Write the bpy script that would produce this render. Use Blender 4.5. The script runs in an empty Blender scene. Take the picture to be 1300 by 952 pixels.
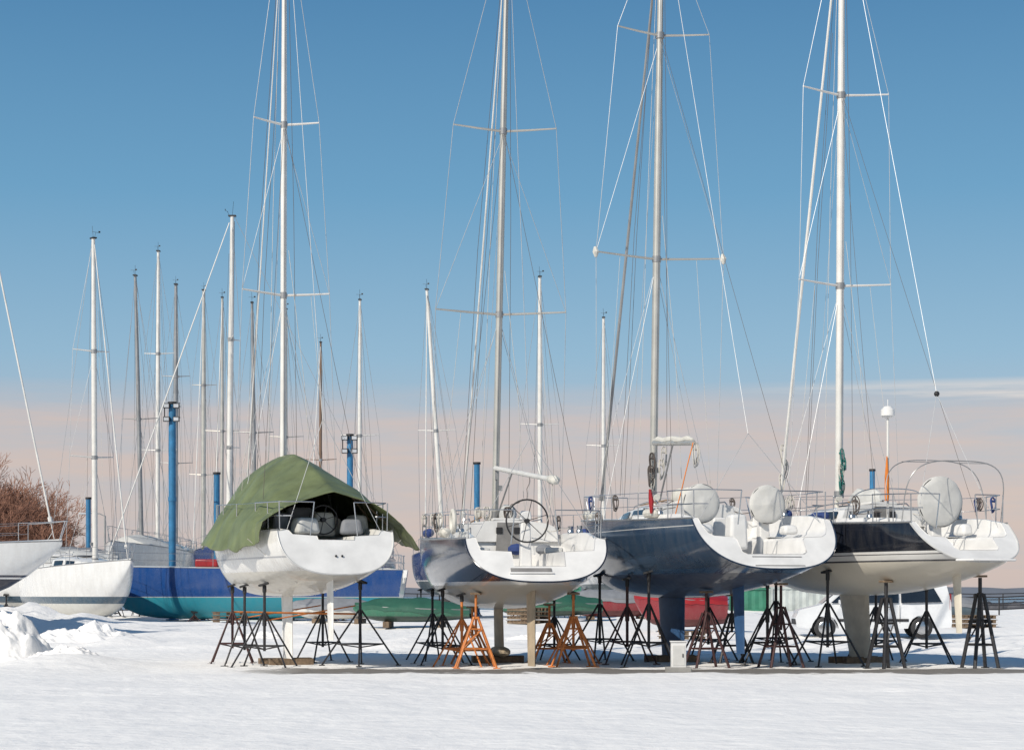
import bpy, math, random
from mathutils import Vector, Matrix, noise
rad=math.radians
R=random.Random(11)
scene=bpy.context.scene
COL=scene.collection

# ------------------------------------------------------------ materials
def nt_new(name):
    m=bpy.data.materials.new(name); m.use_nodes=True
    nt=m.node_tree; b=nt.nodes["Principled BSDF"]
    return m,nt,b
def mixc(nt,fac,a,b,mode='MIX'):
    n=nt.nodes.new("ShaderNodeMix"); n.data_type='RGBA'; n.blend_type=mode
    for sock,val in ((n.inputs[0],fac),(n.inputs[6],a),(n.inputs[7],b)):
        if isinstance(val,bpy.types.NodeSocket): nt.links.new(val,sock)
        elif isinstance(val,(tuple,list)): sock.default_value=(*val[:3],1)
        else: sock.default_value=val
    return n.outputs[2]
def math_n(nt,op,a,b=None,c=None):
    n=nt.nodes.new("ShaderNodeMath"); n.operation=op
    for i,v in enumerate((a,b,c)):
        if v is None: continue
        if isinstance(v,bpy.types.NodeSocket): nt.links.new(v,n.inputs[i])
        else: n.inputs[i].default_value=v
    return n.outputs[0]
def noise_n(nt,vec,scale,detail=4,rough=.55):
    n=nt.nodes.new("ShaderNodeTexNoise"); n.inputs['Scale'].default_value=scale
    n.inputs['Detail'].default_value=detail; n.inputs['Roughness'].default_value=rough
    if vec is not None: nt.links.new(vec,n.inputs['Vector'])
    return n.outputs[0]
def mapr(nt,v,a,b,c=0.,d=1.):
    n=nt.nodes.new("ShaderNodeMapRange"); nt.links.new(v,n.inputs[0])
    for i,x in zip((1,2,3,4),(a,b,c,d)): n.inputs[i].default_value=x
    return n.outputs[0]
def bump_n(nt,b,h,strength,dist=.02):
    n=nt.nodes.new("ShaderNodeBump"); n.inputs['Strength'].default_value=strength
    n.inputs['Distance'].default_value=dist
    nt.links.new(h,n.inputs['Height']); nt.links.new(n.outputs[0],b.inputs['Normal'])
def mat(name,col,rough=.5,metal=0.,var=.18,scale=3.,bump=0.,bscale=30.,coat=0.,spec=.5,bdist=.02):
    m,nt,b=nt_new(name)
    tc=nt.nodes.new("ShaderNodeTexCoord")
    f=noise_n(nt,tc.outputs['Object'],scale,5)
    f=mapr(nt,f,.3,.7)
    d=tuple(c*(1-var) for c in col)
    nt.links.new(mixc(nt,f,d,tuple(min(1,c*(1+var*.35)) for c in col)),b.inputs['Base Color'])
    b.inputs['Roughness'].default_value=rough; b.inputs['Metallic'].default_value=metal
    b.inputs['Coat Weight'].default_value=coat
    b.inputs['Specular IOR Level'].default_value=spec
    if bump: bump_n(nt,b,noise_n(nt,tc.outputs['Object'],bscale,4),bump,bdist)
    return m
def hullmat(name,stops,rough=.22,coat=.4,grime=.25,spec=.5):
    """paint bands by height above the boat's base"""
    m,nt,b=nt_new(name)
    tc=nt.nodes.new("ShaderNodeTexCoord")
    sp=nt.nodes.new("ShaderNodeSeparateXYZ"); nt.links.new(tc.outputs['Object'],sp.inputs[0])
    z=math_n(nt,'DIVIDE',sp.outputs[2],4.5)
    rp=nt.nodes.new("ShaderNodeValToRGB"); rp.color_ramp.interpolation='CONSTANT'
    nt.links.new(z,rp.inputs[0])
    e=rp.color_ramp.elements
    e[0].position=0; e[0].color=(*stops[0][1],1)
    e[1].position=stops[1][0]/4.5; e[1].color=(*stops[1][1],1)
    for zz,cc in stops[2:]:
        k=e.new(zz/4.5); k.color=(*cc,1)
    mp=nt.nodes.new("ShaderNodeMapping"); mp.inputs['Scale'].default_value=(2.2,2.2,.5)
    nt.links.new(tc.outputs['Object'],mp.inputs[0])
    n1=mapr(nt,noise_n(nt,mp.outputs[0],2.4,6,.65),.35,.7)
    n1=math_n(nt,'MULTIPLY',n1,grime)
    c=mixc(nt,n1,rp.outputs[0],(.30,.27,.23))
    nt.links.new(c,b.inputs['Base Color'])
    b.inputs['Coat Weight'].default_value=coat; b.inputs['Coat Roughness'].default_value=.08
    b.inputs['Specular IOR Level'].default_value=spec
    n2=noise_n(nt,tc.outputs['Object'],5,4)
    wl=math_n(nt,'LESS_THAN',sp.outputs[2],stops[1][0])
    r=math_n(nt,'MULTIPLY_ADD',wl,.45,mapr(nt,n2,.3,.7,rough*.8,rough*1.5))
    nt.links.new(r,b.inputs['Roughness'])
    bump_n(nt,b,noise_n(nt,tc.outputs['Object'],1.3,2),.12,.03)
    return m

M={}
M['gel']=mat('white_gelcoat',(.76,.75,.73),.28,var=.14,scale=2.2,coat=.3)
M['gelg']=mat('gelcoat_grey',(.52,.52,.51),.4,var=.2,scale=4)  # plain grey gelcoat for seat lockers and pale stern edges
M['deckm']=mat('deck_nonslip',(.66,.65,.62),.6,var=.2,scale=3,bump=.1,bscale=200)
M['alu']=mat('anodised_mast',(.56,.54,.49),.34,metal=.5,var=.18,scale=1.5)
M['alud']=mat('grey_mast',(.34,.34,.34),.40,metal=.5,var=.25,scale=1.5)
M['mastw']=mat('white_mast',(.72,.70,.66),.35,metal=.1,var=.14,scale=2)
M['brown']=mat('brown_mast',(.18,.11,.07),.5)
M['steel']=mat('stainless_steel',(.52,.53,.54),.25,metal=.9,var=.1)
M['wire']=mat('rigging_wire',(.42,.43,.44),.45,metal=.3,var=.2)
M['glass']=mat('smoked_window',(.015,.02,.028),.08,coat=.6,var=.3)
M['dark']=mat('black_rubber',(.02,.02,.022),.6)
M['wash']=mat('grey_washboard',(.25,.24,.23),.4,var=.3)
M['rope']=mat('white_rope',(.58,.55,.50),.85,bump=.5,bscale=90)
M['ropeg']=mat('green_rope',(.02,.17,.15),.85,bump=.5,bscale=90)
M['ropeo']=mat('orange_rope',(.75,.22,.03),.8,bump=.5,bscale=90)
M['roped']=mat('dark_rope',(.12,.10,.09),.9,bump=.5,bscale=90)
M['teak']=mat('teak',(.27,.17,.09),.65,var=.35,scale=14)
M['cover']=mat('wheel_cover_cloth',(.60,.59,.56),.75,bump=.2,bscale=5,var=.15)
M['sail']=mat('sail_cloth',(.66,.64,.58),.7,bump=.5,bscale=9,var=.2)
M['tarp']=mat('olive_tarpaulin',(.150,.180,.078),.5,var=.32,scale=2.0,bump=.4,bscale=5,bdist=.04)
M['blk']=mat('black_steel',(.022,.021,.024),.5,var=.4,scale=9,bump=.2)
M['mar']=mat('maroon_steel',(.055,.018,.018),.55,var=.4,scale=9,bump=.2)
M['org']=mat('orange_steel',(.58,.19,.045),.6,var=.5,scale=6,bump=.2)
M['red']=mat('red_paint',(.32,.015,.02),.4,var=.25)
M['blu']=mat('blue_steel_paint',(.03,.18,.36),.45,var=.3,scale=4)
M['wood']=mat('timber',(.20,.14,.09),.8,var=.45,scale=9,bump=.5,bscale=25)
M['conc']=mat('concrete',(.33,.32,.30),.85,var=.25,scale=3,bump=.4,bscale=20)
M['rock']=mat('breakwater_rock',(.10,.10,.11),.9,var=.4,scale=.8,bump=.6,bscale=1.5,bdist=.3)
M['antib']=mat('blue_antifouling',(.03,.09,.21),.6,var=.35,scale=3)
M['antig']=mat('grey_antifouling',(.30,.28,.25),.65,var=.35,scale=3)
M['antit']=mat('tan_antifouling',(.46,.37,.26),.65,var=.3,scale=3)
M['antic']=mat('cream_antifouling',(.70,.65,.55),.6,var=.2,scale=3)
M['antiw']=mat('white_antifouling',(.76,.75,.72),.55,var=.2,scale=3)
M['bluecov']=mat('blue_canvas',(.03,.06,.20),.8,bump=.4,bscale=8)
M['greencov']=mat('green_canvas',(.02,.10,.065),.7,bump=.6,bscale=6)
M['whitecov']=mat('white_canvas',(.58,.58,.56),.75,bump=.6,bscale=6)
M['greycov']=mat('grey_canvas',(.22,.23,.25),.75,bump=.6,bscale=6)
M['bark']=mat('reddish_bark',(.30,.15,.10),.85,var=.3,scale=2)
M['lamp']=mat('floodlight_glass',(.5,.52,.55),.2)

# ------------------------------------------------------------ mesh builder
class MB:
    def __init__(s): s.v=[]; s.f=[]; s.m=[]
    def add(s,vs,fs,mi=0):
        o=len(s.v); s.v+= [tuple(v) for v in vs]
        s.f+=[tuple(i+o for i in f) for f in fs]; s.m+=[mi]*len(fs); return s
    def tube(s,pts,r,n=8,mi=0,sx=1.0):
        pts=[Vector(p) for p in pts]; k=len(pts)
        rs=r if isinstance(r,(list,tuple)) else [r]*k
        vs=[];fs=[]; prev=None
        for i,p in enumerate(pts):
            t=(pts[min(i+1,k-1)]-pts[max(i-1,0)])
            t=t.normalized() if t.length>1e-9 else Vector((0,0,1))
            if prev is None:
                a=Vector((0,1,0)) if abs(t.y)<.9 else Vector((1,0,0))
                u=(a-t*a.dot(t)).normalized()
            else:
                u=prev-t*prev.dot(t); u=u.normalized() if u.length>1e-6 else prev
            prev=u; w=t.cross(u)
            for j in range(n):
                an=2*math.pi*j/n
                vs.append(p+u*math.cos(an)*rs[i]+w*math.sin(an)*rs[i]*sx)
        for i in range(k-1):
            for j in range(n):
                fs.append((i*n+j,i*n+(j+1)%n,(i+1)*n+(j+1)%n,(i+1)*n+j))
        fs.append(tuple(range(n-1,-1,-1))); fs.append(tuple((k-1)*n+j for j in range(n)))
        return s.add(vs,fs,mi)
    def box(s,c,d,rz=0,mi=0,top=1.0):
        c=Vector(c); x,y,z=[q/2 for q in d]; ca,sa=math.cos(rz),math.sin(rz)
        vs=[]
        for zz,k in ((-z,1),(z,top)):
            for a,b in ((-x,-y),(x,-y),(x,y),(-x,y)):
                a*=k;b*=k
                vs.append(c+Vector((a*ca-b*sa,a*sa+b*ca,zz)))
        return s.add(vs,[(3,2,1,0),(4,5,6,7),(0,1,5,4),(1,2,6,5),(2,3,7,6),(3,0,4,7)],mi)
    def loft(s,secs,mi=0,closed=False,caps=False):
        n=len(secs[0]); vs=[p for q in secs for p in q]; fs=[]
        for i in range(len(secs)-1):
            for j in range(n if closed else n-1):
                k=(j+1)%n
                fs.append((i*n+j,i*n+k,(i+1)*n+k,(i+1)*n+j))
        if caps: fs.append(tuple(range(n-1,-1,-1))); fs.append(tuple((len(secs)-1)*n+j for j in range(n)))
        return s.add(vs,fs,mi)
    def ball(s,c,r,sc=(1,1,1),n=12,mi=0):
        c=Vector(c); secs=[]
        for i in range(n//2+1):
            a=math.pi*i/(n//2)
            secs.append([c+Vector((math.sin(a)*math.cos(b)*r*sc[0],math.sin(a)*math.sin(b)*r*sc[1],-math.cos(a)*r*sc[2])) for b in [2*math.pi*j/n for j in range(n)]])
        return s.loft(secs,mi,True)
    def slab(s,corners,d,mi=0):
        d=Vector(d); c=[Vector(q) for q in corners]; n=len(c)
        vs=c+[q+d for q in c]
        fs=[tuple(range(n-1,-1,-1)),tuple(range(n,2*n))]+[(i,(i+1)%n,n+(i+1)%n,n+i) for i in range(n)]
        return s.add(vs,fs,mi)
    def obj(s,name,mats,parent=None,loc=None,bevel=0,rz=0,sharp=35,flat=False):
        me=bpy.data.meshes.new(name); me.from_pydata([tuple(v) for v in s.v],[],s.f)
        if not isinstance(mats,(list,tuple)): mats=[mats]
        for m in mats: me.materials.append(m)
        for p,mi in zip(me.polygons,s.m): p.material_index=mi; p.use_smooth=not flat
        me.update()
        if not flat: me.set_sharp_from_angle(angle=rad(sharp))
        o=bpy.data.objects.new(name,me); COL.objects.link(o)
        if parent: o.parent=parent
        if loc is not None: o.location=loc
        o.rotation_euler[2]=rz
        if bevel:
            b=o.modifiers.new('bevel','BEVEL'); b.width=bevel; b.segments=3; b.limit_method='ANGLE'; b.angle_limit=rad(40)
        return o
def empty(name,loc,rz=0):
    e=bpy.data.objects.new(name,None); e.empty_display_size=.5; COL.objects.link(e)
    e.location=loc; e.rotation_euler[2]=rz; return e
def tag(o,label,cat,group=None):
    o["label"]=label; o["category"]=cat
    if group: o["group"]=group
    return o
def struct(o,label=None,cat=None):
    o["kind"]="structure"
    if label: o["label"]=label
    if cat: o["category"]=cat
    return o

# ------------------------------------------------------------ ground height
def sstep(t): t=max(0,min(1,t)); return t*t*(3-2*t)
def gz(x,y):
    z=.5*sstep((y-50)/22)
    amp=.035 if 36<y<50 else .06
    if abs(x)<120 and -5<y<131:
        z+=amp*noise.noise(Vector((x*.45,y*.45,0)))+.025*noise.noise(Vector((x*1.9,y*1.9,3)))
        z+=.80*math.exp(-((x+16.6)/3.2)**2-((y-65)/2.0)**2)*(1+.6*noise.noise(Vector((x*1.1,y*1.1,7))))
        z+=.30*math.exp(-((x+9.6)/1.3)**2-((y-42.0)/1.6)**2)
        z+=.22*math.exp(-((y-56-.5*math.sin(x*.4))/1.5)**2)*max(0,.35+noise.noise(Vector((x*.5,2,9)))*1.6)*(1+.6*noise.noise(Vector((x*2.2,y*2.2,4))))
        z+=.15*max(0,noise.noise(Vector((x*.25,y*.8,11))))*sstep((y-46)/6)
    return z

# ------------------------------------------------------------ boats
EX,EZ=.74,.84
class Boat:
    def __init__(c,**k):
        d=dict(L=11,B=3.5,ts=.83,rake=.8,zs0=2.7,zs1=3.1,zk0=1.7,zkm=1.3,yc=3.9,zsole=2.2,zseat=2.5,sw=.5,cw=1.15,ch=.2,cabh=.42,
               cabend=.68,a=0,tx=0,ty=0,tz=0,stem=3.6,well=False)
        d.update(k); c.__dict__.update(d)
    def hb(c,s):
        if s<.42: return c.B/2*(c.ts+(1-c.ts)*math.sin(math.pi/2*s/.42))
        return c.B/2*max(0,1-((s-.42)/.58)**2.1)**.95
    def zs(c,s): return c.zs0+(c.zs1-c.zs0)*s**1.6
    def zk(c,s):
        if s<.45: return c.zkm+(c.zk0-c.zkm)*((.45-s)/.45)**1.7
        return c.zkm+(c.zs1-.12-c.zkm)*((s-.45)/.55)**c.stem
    def ry(c,yb,z): return yb+c.rake*(z-c.zk0)*max(0,1-yb/c.L)**5
    def hp(c,s,th):
        q=math.cos(th); q=0 if abs(q)<1e-6 else q
        x=-c.hb(s)*math.copysign(abs(q)**EX,q)
        zs,zk=c.zs(s),c.zk(s)
        z=zs-(zs-zk)*max(0,math.sin(th))**EZ
        return Vector((x,c.ry(s*c.L,z),z))
    def hz(c,ly,lx):
        s=ly/c.L; r=min(1,abs(lx)/max(.01,c.hb(s))); th=math.acos(min(1,r**(1/EX)))
        return c.zs(s)-(c.zs(s)-c.zk(s))*math.sin(th)**EZ
    def sheer(c,yb,side,inset=.07,dz=0):
        s=yb/c.L; z=c.zs(s); return Vector((side*max(0,c.hb(s)-inset),c.ry(yb,z),z+dz))
    def w2l(c,X,Y,Z):
        dx,dy=X-c.tx,Y-c.ty; ca,sa=math.cos(c.a),math.sin(c.a)
        return Vector((dx*ca+dy*sa,-dx*sa+dy*ca,Z-c.tz))
    def l2w(c,x,y,z=0):
        ca,sa=math.cos(c.a),math.sin(c.a)
        return Vector((c.tx+x*ca-y*sa,c.ty+x*sa+y*ca,z+c.tz))

def angs(n):
    ths=[math.pi*j/n for j in range(n+1)]
    return [ths[0],ths[1]*.3]+ths[1:-1]+[math.pi-ths[1]*.3,ths[-1]]
def make_hull(c,E,hm,n=40):
    mb=MB(); S=[0,.015,.04,.08,.13,.19,.26,.34,.42,.5,.58,.66,.73,.8,.86,.91,.95,.98,1]
    mb.loft([[c.hp(s,t) for t in angs(n)] for s in S])
    h=mb.obj('hull',hm,E,sharp=60)
    tr=MB()
    up=[c.sheer(c.L*s,-1,.012,.02) for s in S]+[c.sheer(c.L*s,1,.012,.02) for s in reversed(S)]
    tr.tube(up,.02,6)
    tr.obj('toe_rail',M['alud'],E)
    return h
def cockpit_half(c,yb):
    s=yb/c.L; hb,zs=c.hb(s),c.zs(s); ins=.14+.10*sstep(yb/2.5); cw=min(c.cw,hb-ins); ch=c.ch*sstep((yb+.2)/1.6)
    rim=[(hb,zs),(cw+.10,zs+.02),(cw+.06,zs+.03+ch),(cw,zs+.02+ch)]
    if c.well:
        D=zs+.03-c.zsole; k=.46
        return rim+[(cw*.975,zs-.20*D),(cw*.93,zs-.38*D),(cw*.85,zs-k*D),(cw*.56,zs-(k+.03)*D),(cw*.52,zs-(k+.10)*D),(cw*.505,c.zsole+.05),(cw*.44,c.zsole)]
    return rim+[(cw-.07,c.zseat+.03),(c.sw,c.zseat),(c.sw-.02,c.zsole)]
def make_deck(c,E,dm):
    mb=MB(); secs=[]
    def full(h,yb):
        l=[Vector((-x,c.ry(yb,z),z)) for x,z in h]
        return l+[Vector((x,c.ry(yb,z),z)) for x,z in reversed(h)]
    ys=[0,.15,.5,1,1.6,2.4,3.2]; ys=[y for y in ys if y<c.yc-.2]+[c.yc]
    for yb in ys: secs.append(full(cockpit_half(c,yb),yb))
    n=len(cockpit_half(c,0)); fr=[1-.93*i/(n-1) for i in range(n)]
    for t in (0,.08,.2,.35,.5,.65,.8,.9,.96,1):
        yb=c.yc+(c.L-c.yc)*t; s=yb/c.L
        secs.append(full([(c.hb(s)*f,c.zs(s)+.08*(1-f*f)) for f in fr],yb))
    mb.loft(secs); mb.obj('deck',dm,E,sharp=38)
def make_transom(c,E,tm,edge=None):
    prof=cockpit_half(c,0); n=40
    out=[c.hp(0,t) for t in angs(n)]
    pr=[Vector((x,c.ry(0,z),z)) for x,z in prof][1:]+[Vector((-x,c.ry(0,z),z)) for x,z in reversed(prof)][:-1]
    poly=[p+Vector((0,.012,0)) for p in out+pr]
    mb=MB(); mb.slab(poly,(0,.04,0)); t=mb.obj('transom',tm,E,sharp=25)
    if edge:   # painted edge where the topsides meet the stern
        q=MB(); q.tube([p+Vector((0,.004,-.006)) for p in out],.017,6); q.obj('stern_edge',edge,t)
    return t
def tp(c,x,z,off=0.):
    n=Vector((0,-1,c.rake)).normalized()
    return Vector((x,c.rake*(z-c.zk0),z))+n*off
def tpanel(c,x0,x1,z0,z1,off,mb,mi=0,th=.02):
    n=Vector((0,-1,c.rake)).normalized()
    mb.slab([tp(c,x0,z0,off-th),tp(c,x1,z0,off-th),tp(c,x1,z1,off-th),tp(c,x0,z1,off-th)],n*th,mi)
def make_cabin(c,E,cm,windows=True):
    s1=c.cabend
    def sec(t):
        yb=c.yc+(s1*c.L-c.yc)*t; s=yb/c.L
        w=min(c.cw+.02,c.hb(s)*.66)*(1-.25*t*t); h=c.cabh*(1-.82*t**2.2); z0=c.zs(s)-.03
        return yb,w,h,z0
    def prof(t):
        yb,w,h,z0=sec(t)
        pts=[(-w,0),(-w*.96,h*.45),(-w*.9,h*.82),(-w*.76,h*.98),(-w*.4,h*1.1),(0,h*1.15),(w*.4,h*1.1),(w*.76,h*.98),(w*.9,h*.82),(w*.96,h*.45),(w,0)]
        return [Vector((x,yb,z0+z)) for x,z in pts]
    mb=MB(); mb.loft([prof(t) for t in (0,.1,.25,.4,.55,.7,.82,.92,1)],caps=True)
    cab=mb.obj('cabin',cm,E,sharp=40)
    if windows:
        for sd in (-1,1):
            for (a,b) in ((.08,.34),(.42,.66)):
                w=MB(); lo=[];hi=[]
                for k in range(6):
                    t=a+(b-a)*k/5; yb,wd,h,z0=sec(t)
                    lo.append(Vector((sd*(wd*.985+.012),yb,z0+h*.3))); hi.append(Vector((sd*(wd*.925+.014),yb,z0+h*.74)))
                w.loft([lo,hi]); w.obj('window',M['glass'],cab)
        yb,w0,h,z0=sec(0)
        cw=MB(); cw.slab([(-.28,yb-.02,z0-.3),(.28,yb-.02,z0-.3),(.24,yb-.02,z0+h*1.02),(-.24,yb-.02,z0+h*1.02)],(0,.03,0))
        cw.obj('companionway',M['wash'],cab)
        ht=MB(); ht.box((0,yb+.45,z0+h*1.15+.02),(.66,.9,.05)); ht.obj('sliding_hatch',cm,cab,bevel=.01)
        yb2,w2,h2,z2=sec(.45); ht=MB(); ht.box((0,yb2,z2+h2*1.15+.02),(.5,.5,.05)); ht.obj('hatch',M['glass'],cab,bevel=.01)
        for sd in (-1,1):
            gr=MB(); pts=[]
            for t in (.06,.1,.3,.5,.6,.64):
                yb,wd,h,z0=sec(t); pts.append((sd*wd*.7,yb,z0+h*1.05+(.07 if .08<t<.62 else 0)))
            gr.tube(pts,.014,6); gr.obj('grab_rail',M['steel'],cab)
    return cab
def rails(c,E,n=5,h=.6,fore=True,r=.013):
    for sd in (-1,1):
        g=MB()
        for hh in (h,h*.52):
            a=c.sheer(.1,sd,.1,hh); b=c.sheer(.9,sd,.09,hh); d=c.sheer(1.7,sd,.08,hh)
            inn=Vector((sd*.42,a.y+.02,a.z)) if hh==h else Vector((sd*(abs(a.x)-.25),a.y+.02,a.z))
            g.tube([inn,Vector((a.x*.8,a.y,a.z)),Vector((a.x,a.y+.12,a.z)),b,d],r,6)
        for yb in (.15,.9,1.7): g.tube([c.sheer(yb,sd,.1,0),c.sheer(yb,sd,.09,h)],r,6)
        x=c.sheer(.1,sd,.1,h); g.tube([(sd*.42,x.y+.02,x.z),(sd*.5,x.y+.03,c.zs(0)-.1)],r,6)
        g.obj('stern_rail',M['steel'],E)
    if not fore: return
    ys=[1.7+(c.L*.9-1.7)*i/(n) for i in range(n+1)]
    for sd in (-1,1):
        g=MB()
        for y in ys[1:]: g.tube([c.sheer(y,sd,.07,0),c.sheer(y,sd,.07,h)],.012,6)
        for hh in (h-.01,h*.5): g.tube([c.sheer(y,sd,.07,hh) for y in ys],.006,4)
        g.obj('guard_rail',M['steel'],E)
    g=MB()
    for sd in (-1,1):
        b=c.sheer(c.L*.9,sd,.07,h)
        g.tube([b,c.sheer(c.L*.96,sd,.04,h),Vector((sd*.12,c.L+.12,c.zs(1)+h+.03)),Vector((0,c.L+.17,c.zs(1)+h+.03))],.014,6)
        g.tube([Vector((sd*.12,c.L+.12,c.zs(1)+h+.03)),Vector((sd*.06,c.L-.08,c.zs(1)+.02))],.014,6)
    g.obj('bow_rail',M['steel'],E)
def fin(name,c,E,m,yl,yl2,chord,chord2,z0,z1,th,bulb=0,x0=0):
    mb=MB(); secs=[]
    N=16
    for k in range(7):
        t=k/6; z=z0+(z1-z0)*t; ch=chord+(chord2-chord)*t; yy=yl+(yl2-yl)*t
        secs.append([Vector((x0+th/2*math.sin(2*math.pi*j/N)*(1+.35*math.cos(2*math.pi*j/N)),yy+ch/2*math.cos(2*math.pi*j/N),z)) for j in range(N)])
    mb.loft(secs,closed=True,caps=True)
    if bulb: mb.ball((0,yl2,z1+bulb*.6),1,(bulb,chord2*.95,bulb*.62),14)
    return mb.obj(name,m,E,sharp=50)
def rig(c,E,my,ztop,spr,mr=.09,lean=0.,mm=None,zb=None,chx=1.3,bow=None,split=None,wires=True,furl=.03,thin=.0065,top_gear=True,extra=True,furlmat=None,vane=1.,rich=False):
    mm=mm or M['alu']; zb=zb if zb is not None else c.zs(my/c.L)+.1
    def mp(z,dx=0,dy=0):
        t=(z-zb)/(ztop-zb); return Vector((lean*t+dx,my-.15*t+dy,z))
    mb=MB(); K=8
    mb.tube([mp(zb+(ztop-zb)*i/K) for i in range(K+1)],[mr*(1-.35*max(0,(i/K-.6)/.4)) for i in range(K+1)],14)
    mast=mb.obj('mast',mm,E,sharp=60)
    fit=MB()
    for z,h in spr: fit.tube([mp(z-.07),mp(z+.07)],mr*1.15,12)
    fit.tube([mp(zb),mp(zb+.16)],mr*1.25,12)
    fit.box(mp(zb+1.0,0,-mr-.03),(.07,.08,.22)); fit.box(mp(zb+.7,mr+.03,0),(.09,.09,.12))
    fit.tube([mp(zb+.2,0,-mr-.006),mp(ztop-.2,0,-mr*.7-.006)],.014,4)
    fit.obj('mast_fitting',M['alud'],mast)
    for z,h in spr:
        for sd in (-1,1):
            q=MB(); q.tube([mp(z),mp(z+.03,sd*h*.5,-.1),mp(z+.06,sd*h,-.24)],[.030,.025,.018],8)
            q.obj('spreader',mm,mast)
    if top_gear:
        q=MB(); t=mp(ztop)
        q.box(t+Vector((0,0,.02)),(mr*1.6,mr*2.6,.05))
        q.tube([t,t+Vector((.02,-.05,.6*vane))],.006,4)
        q.tube([t+Vector((0,.1,0)),t+Vector((0,.2,.2)),t+Vector((-.18*vane,.25,.2)),t+Vector((.18*vane,.2,.22))],.006,4)
        q.box(t+Vector((-.16*vane,.25,.23)),(.09*vane,.015,.06))
        q.obj('wind_vane',M['dark'],mast)
    if not wires: return mast
    zdk=c.zs(my/c.L)
    for sd in (-1,1):
        q=MB(); pts=[Vector((sd*chx,my-.25,zdk))]+[mp(z+.06,sd*h,-.24) for z,h in spr]+[mp(ztop-.05)]
        q.tube(pts,thin,4)
        q.obj('shroud',M['wire'],E)
        q=MB(); q.tube([Vector((sd*(chx-.08),my-.45,zdk)),mp(spr[0][0]-.08)],thin,4); q.obj('lower_shroud',M['wire'],E)
        for i in range(len(spr)-1):
            q=MB(); q.tube([mp(spr[i][0]+.06,sd*spr[i][1],-.24),mp(spr[i+1][0]-.08)],thin*.85,4); q.obj('upper_shroud',M['wire'],E)
        if rich:
            q=MB(); q.tube([Vector((sd*(chx+.02),my+.35,zdk)),mp(spr[0][0]-.15,0,.05)],thin*.8,4); q.obj('lower_shroud',M['wire'],E)
            q=MB(); q.tube([Vector((sd*(chx-.12),my-.3,zdk+.1)),mp(spr[0][0]+.03,sd*spr[0][1]*.6,-.12)],.0045,4); q.obj('flag_halyard',M['rope'],E)
            q=MB(); q.tube([c.sheer(1.8,sd,.25,.05),mp(spr[-1][0]+.1)],.005,4); q.obj('running_backstay',M['roped'],E)
    by=bow if bow is not None else c.L-.25
    q=MB(); A=Vector((0,by,c.zs(by/c.L)+.1)); Bt=mp(ztop-.25,0,mr)
    if furl: 
        q.tube([A,A.lerp(Bt,.03),A.lerp(Bt,.031),A.lerp(Bt,.04),A.lerp(Bt,.041),A.lerp(Bt,.5),Bt],[.012,.012,.07,.07,furl,furl*.9,furl*.6],7)
        q.obj('forestay',furlmat or M['mastw'],E)
    else:
        q.tube([A,Bt],thin,4); q.obj('forestay',M['wire'],E)
    if rich:
        q=MB(); q.tube([Vector((0,my+(by-my)*.45,c.zs(.7)+.1)),mp(spr[-1][0]-.2,0,mr)],.005,4); q.obj('inner_forestay',M['wire'],E)
    sp=split or Vector((0,1.35,6.3))
    zs=c.zs(0)
    q=MB(); q.tube([mp(ztop-.03,0,-.1),sp],thin,4)
    for sd in (-1,1): q.tube([sp,Vector((sd*(c.hb(0)-.22),c.ry(0,zs)+.1,zs))],thin,4)
    q.obj('backstay',M['wire'],E)
    if extra:
        for k,(dx,dy,zt) in enumerate(((.14,-.05,ztop-.3),(-.15,.05,ztop-.3),(-.22,.3,spr[-1][0]+1.5),(.3,-.1,spr[0][0]+1.),(-.34,.1,ztop-1.5))):
            q=MB(); e=mp(zt,dx*.3,dy); s0=Vector((dx*2.2,my+dy*2,zb+.1)); mid=s0.lerp(e,.5)+Vector((dx*.25,0,0))
            q.tube([s0,mid,e],.0055,4); q.obj('halyard',M['rope'] if k%2 else M['roped'],E)
    return mast
def wheel(c,E,x,y,z,r,cover=False,ped=True,m='dark',rr0=.014):
    q=MB(); N=32
    rim=[Vector((x+r*math.cos(2*math.pi*i/N),y,z+r*math.sin(2*math.pi*i/N))) for i in range(N+1)]
    q.tube(rim,rr0,8)
    for i in range(6):
        a=math.pi*i/3+.3; q.tube([(x,y,z),(x+r*math.cos(a),y,z+r*math.sin(a))],.008,5)
    q.tube([(x,y-.05,z),(x,y+.12,z)],.05,10)
    w=q.obj('steering_wheel',[M[m]],E)
    if cover:
        k=MB(); secs=[]
        for rr,dy in ((.0,-.085),(.12,-.08),(.25,-.065),(.5,-.055),(.8,-.045),(.97,-.03),(1.05,.0),(1.05,.03),(.98,.045)):
            secs.append([Vector((x+max(.001,rr*r)*math.cos(2*math.pi*i/N),y+dy+.02*rr*noise.noise(Vector((math.cos(2*math.pi*i/N)*3,math.sin(2*math.pi*i/N)*3,x+rr))),z+max(.001,rr*r)*math.sin(2*math.pi*i/N))) for i in range(N)])
        k.loft(secs,closed=True); k.obj('wheel_cover',M['cover'],w)
    if ped:
        k=MB(); k.box((x,y+.22,(c.zsole+z)/2-.02),(.26,.22,z-c.zsole+.02),top=.75); k.box((x,y+.2,z+.12),(.26,.16,.2),top=.8)
        k.obj('steering_pedestal',M['gel'],E,bevel=.03)
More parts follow.
